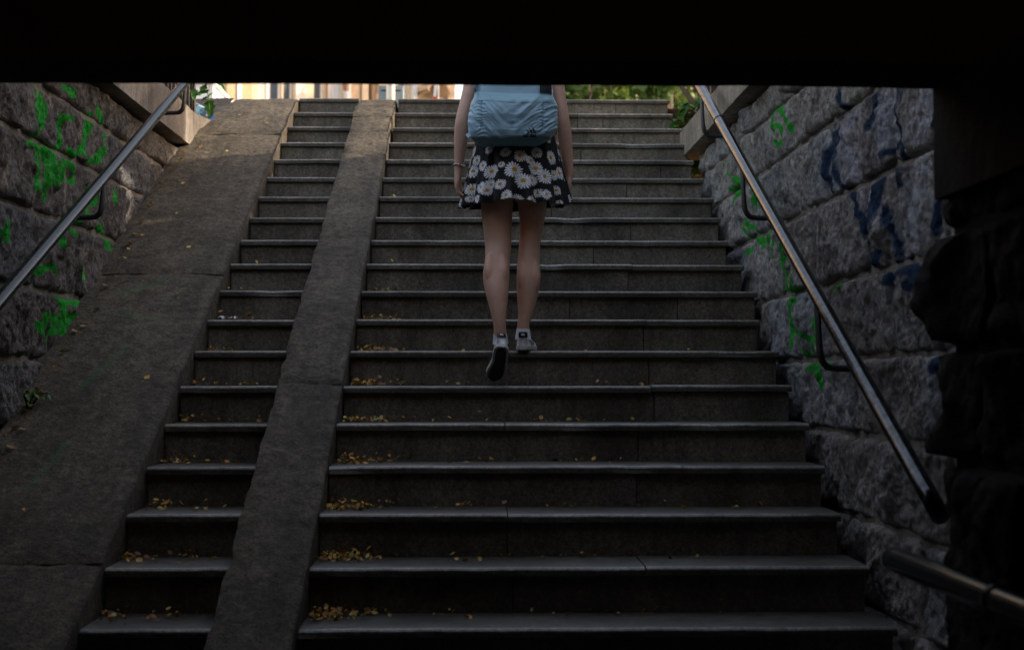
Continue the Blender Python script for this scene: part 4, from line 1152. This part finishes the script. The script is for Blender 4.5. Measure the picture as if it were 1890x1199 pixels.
# pole with a pair of blue-grey letter boxes behind it
sg = thing('letter_box', 'pair of blue-grey letter boxes fixed behind a pale pole', 'letter box')
MB().tube([(-1.012, 15.8, G), (-1.012, 15.8, G+2.9)], .048, 16).build('pole', M['pole'], sg, True)
for x0, x1 in ((-1.155, -1.022), (-1.008, -.875)):
    b_ = MB().box(x0, x1, 15.87, 16.05, 2.72, 3.262).build('box', M['boxgrey'], sg, bevel=.008)
    MB().box(x0+.03, x1-.03, 15.864, 15.869, 3.195, 3.212).build('slot', M['black'], b_)
MB().box(-1.10, -.92, 15.845, 15.868, 2.95, 2.99).build('clamp', M['pole'], sg)
# white canopy tent
tn = thing('canopy', 'white canopy with sloping roof at the far left of the view', 'canopy')
V = [(-4.6, 15.2, 3.17), (-2.86, 15.2, 3.17), (-2.86, 17.0, 3.17), (-4.6, 17.0, 3.17), (-3.73, 16.1, 3.85)]
mesh('roof', V+[(x, y, z-.02) for x, y, z in V[:4]], [(0, 1, 4), (1, 2, 4), (2, 3, 4), (3, 0, 4), (5, 8, 7, 6), (0, 5, 6, 1), (1, 6, 7, 2), (2, 7, 8, 3), (3, 8, 5, 0)], M['frame'], tn)
MB().box(-4.55, -2.93, 15.26, 15.28, G+.03, 3.148).build('front_panel', M['frame'], tn)
MB().box(-2.92, -2.90, 15.26, 16.95, G+.03, 3.148).build('side_panel', M['frame'], tn)
for x, y in ((-4.58, 15.23), (-2.89, 15.23), (-4.58, 16.97), (-2.89, 16.97)): MB().box(x-.012, x+.012, y-.012, y+.012, G, 3.149).build('leg', M['pole'], tn)

# trees and shrubs beyond
def tree(label, x, y, zb, h, r, crown0, n, leaf, seed, grp='trees beyond the steps', name='tree', dens=1.0):
    rg = np.random.RandomState(seed); root = thing(name, label, 'tree' if name == 'tree' else 'shrub', grp, (x, y, zb)); tb = MB()
    tb.tube(catmull([(0, 0, -.1), (rg.uniform(-.1, .1), 0, h*.3), (rg.uniform(-.2, .2), rg.uniform(-.2, .2), h*.75)], 6), np.linspace(.035*h*.5, .012*h*.4, 13), 10)
    cl = []
    for i in range(int(26*dens)):
        a = rg.uniform(0, 6.28); ph = rg.uniform(-.9, 1); rad = r*rg.uniform(.35, 1.0)
        zc = crown0+(h-crown0)*(.5+.5*ph); k = math.sqrt(max(.08, 1-ph*ph*.85))
        c_ = np.array([rad*k*math.cos(a), rad*k*math.sin(a), zc]); cl.append((c_, r*rg.uniform(.22, .42)))
        s0 = np.array([0, 0, h*.25+.4*min(zc, h*.8)-.1*h]); s0[2] = min(s0[2], h*.7)
        if i % 2 == 0: tb.tube([tuple(s0), tuple((s0+c_)/2+np.array([0, 0, .05*h])), tuple(c_)], [.008*h, .005*h, .002*h], 6)
    tb.build('trunk', M['bark'], root, True)
    per = n//len(cl); V = np.zeros((len(cl)*per, 4, 3)); T = np.zeros(len(cl)*per); k = 0
    for c_, cr in cl:
        q = rg.normal(size=(per, 3)); q /= np.linalg.norm(q, axis=1)[:, None]; q *= (rg.rand(per)**.45*cr)[:, None]; q[:, 2] *= .75
        u = rg.normal(size=(per, 3)); u /= np.linalg.norm(u, axis=1)[:, None]; w = np.cross(u, rg.normal(size=(per, 3))); w /= np.linalg.norm(w, axis=1)[:, None]
        s_ = leaf*rg.uniform(.6, 1.25, per)[:, None]; p = c_+q
        V[k:k+per, 0] = p-u*s_; V[k:k+per, 1] = p+w*s_*.5; V[k:k+per, 2] = p+u*s_; V[k:k+per, 3] = p-w*s_*.5
        T[k:k+per] = np.clip(rg.normal(rg.uniform(.2, .8), .2, per), 0, 1); k += per
    o = mesh('crown', V.reshape(-1, 3), [(4*i, 4*i+1, 4*i+2, 4*i+3) for i in range(len(T))], M['leaf'], root); attr(o, 'tint', np.repeat(T, 4))
    return root
tree('bushy green tree standing just right of the cream house', .95, 24.5, G, 7.5, .9, .6, 9000, .11, 1)
tree('bright green tree seen past the right arm of the woman', 1.7, 22.5, G, 6.5, 1.3, .5, 9000, .10, 2)
tree('sunlit yellow green tree above the right half of the top step', 3.3, 25, G, 8, 1.6, .5, 9000, .12, 3)
tree('dark feathery tree above the right end of the top step', 3.2, 21, G, 7, 1.2, .4, 9000, .09, 4)
tree('dense green tree behind the gap between house and woman', .55, 34, G, 10, 1.3, .8, 9000, .15, 6)
tree('tall green tree behind the bright one', 4.2, 36, G, 11, 2.6, .6, 9000, .17, 7)
tree('tall green tree at the far right behind the fence', 5.2, 31, G, 10, 2.4, .6, 9000, .15, 8)
for i, (x, y, h, r) in enumerate(((2.75, 8.75, 2.4, .75), (2.8, 7.6, 2.8, .85), (2.9, 6.3, 2.7, .9), (2.9, 5.0, 2.5, .9), (2.35, 9.75, .7, .40), (1.95, 10.9, .62, .40), (4.6, 11.75, 4.2, 1.0))):  # tall ones grown dense to block the sun; the large one is added unseen
    tree(['tall shrub behind the right iron fence near its far end', 'rounded shrub behind the right iron fence', 'spreading shrub behind the middle of the right iron fence', 'bushy shrub behind the right fence closest to the underpass', 'lowest shrub past the end of the right fence', 'small shrub beside the right end of the landing', 'large bushy shrub to the right of the landing'][i],
         x, y, 1.5, h, r, .05, 20000 if h > 1 else 3500, .075 if h > 1 else .045, 20+i, 'shrubs behind the right fence', 'shrub', 1.2)
for i, (x, y) in enumerate(((5.8, 3.4), (5.6, 6.6))):  # out of view, added to block sky light from the right
    tree(['broad tree standing behind the right shrubs, nearer the underpass', 'broad tree standing behind the right shrubs, nearer the landing'][i], x, y, 1.5, 8.0, 2.1, 1.2, 14000, .13, 60+i, 'trees on the right bank')
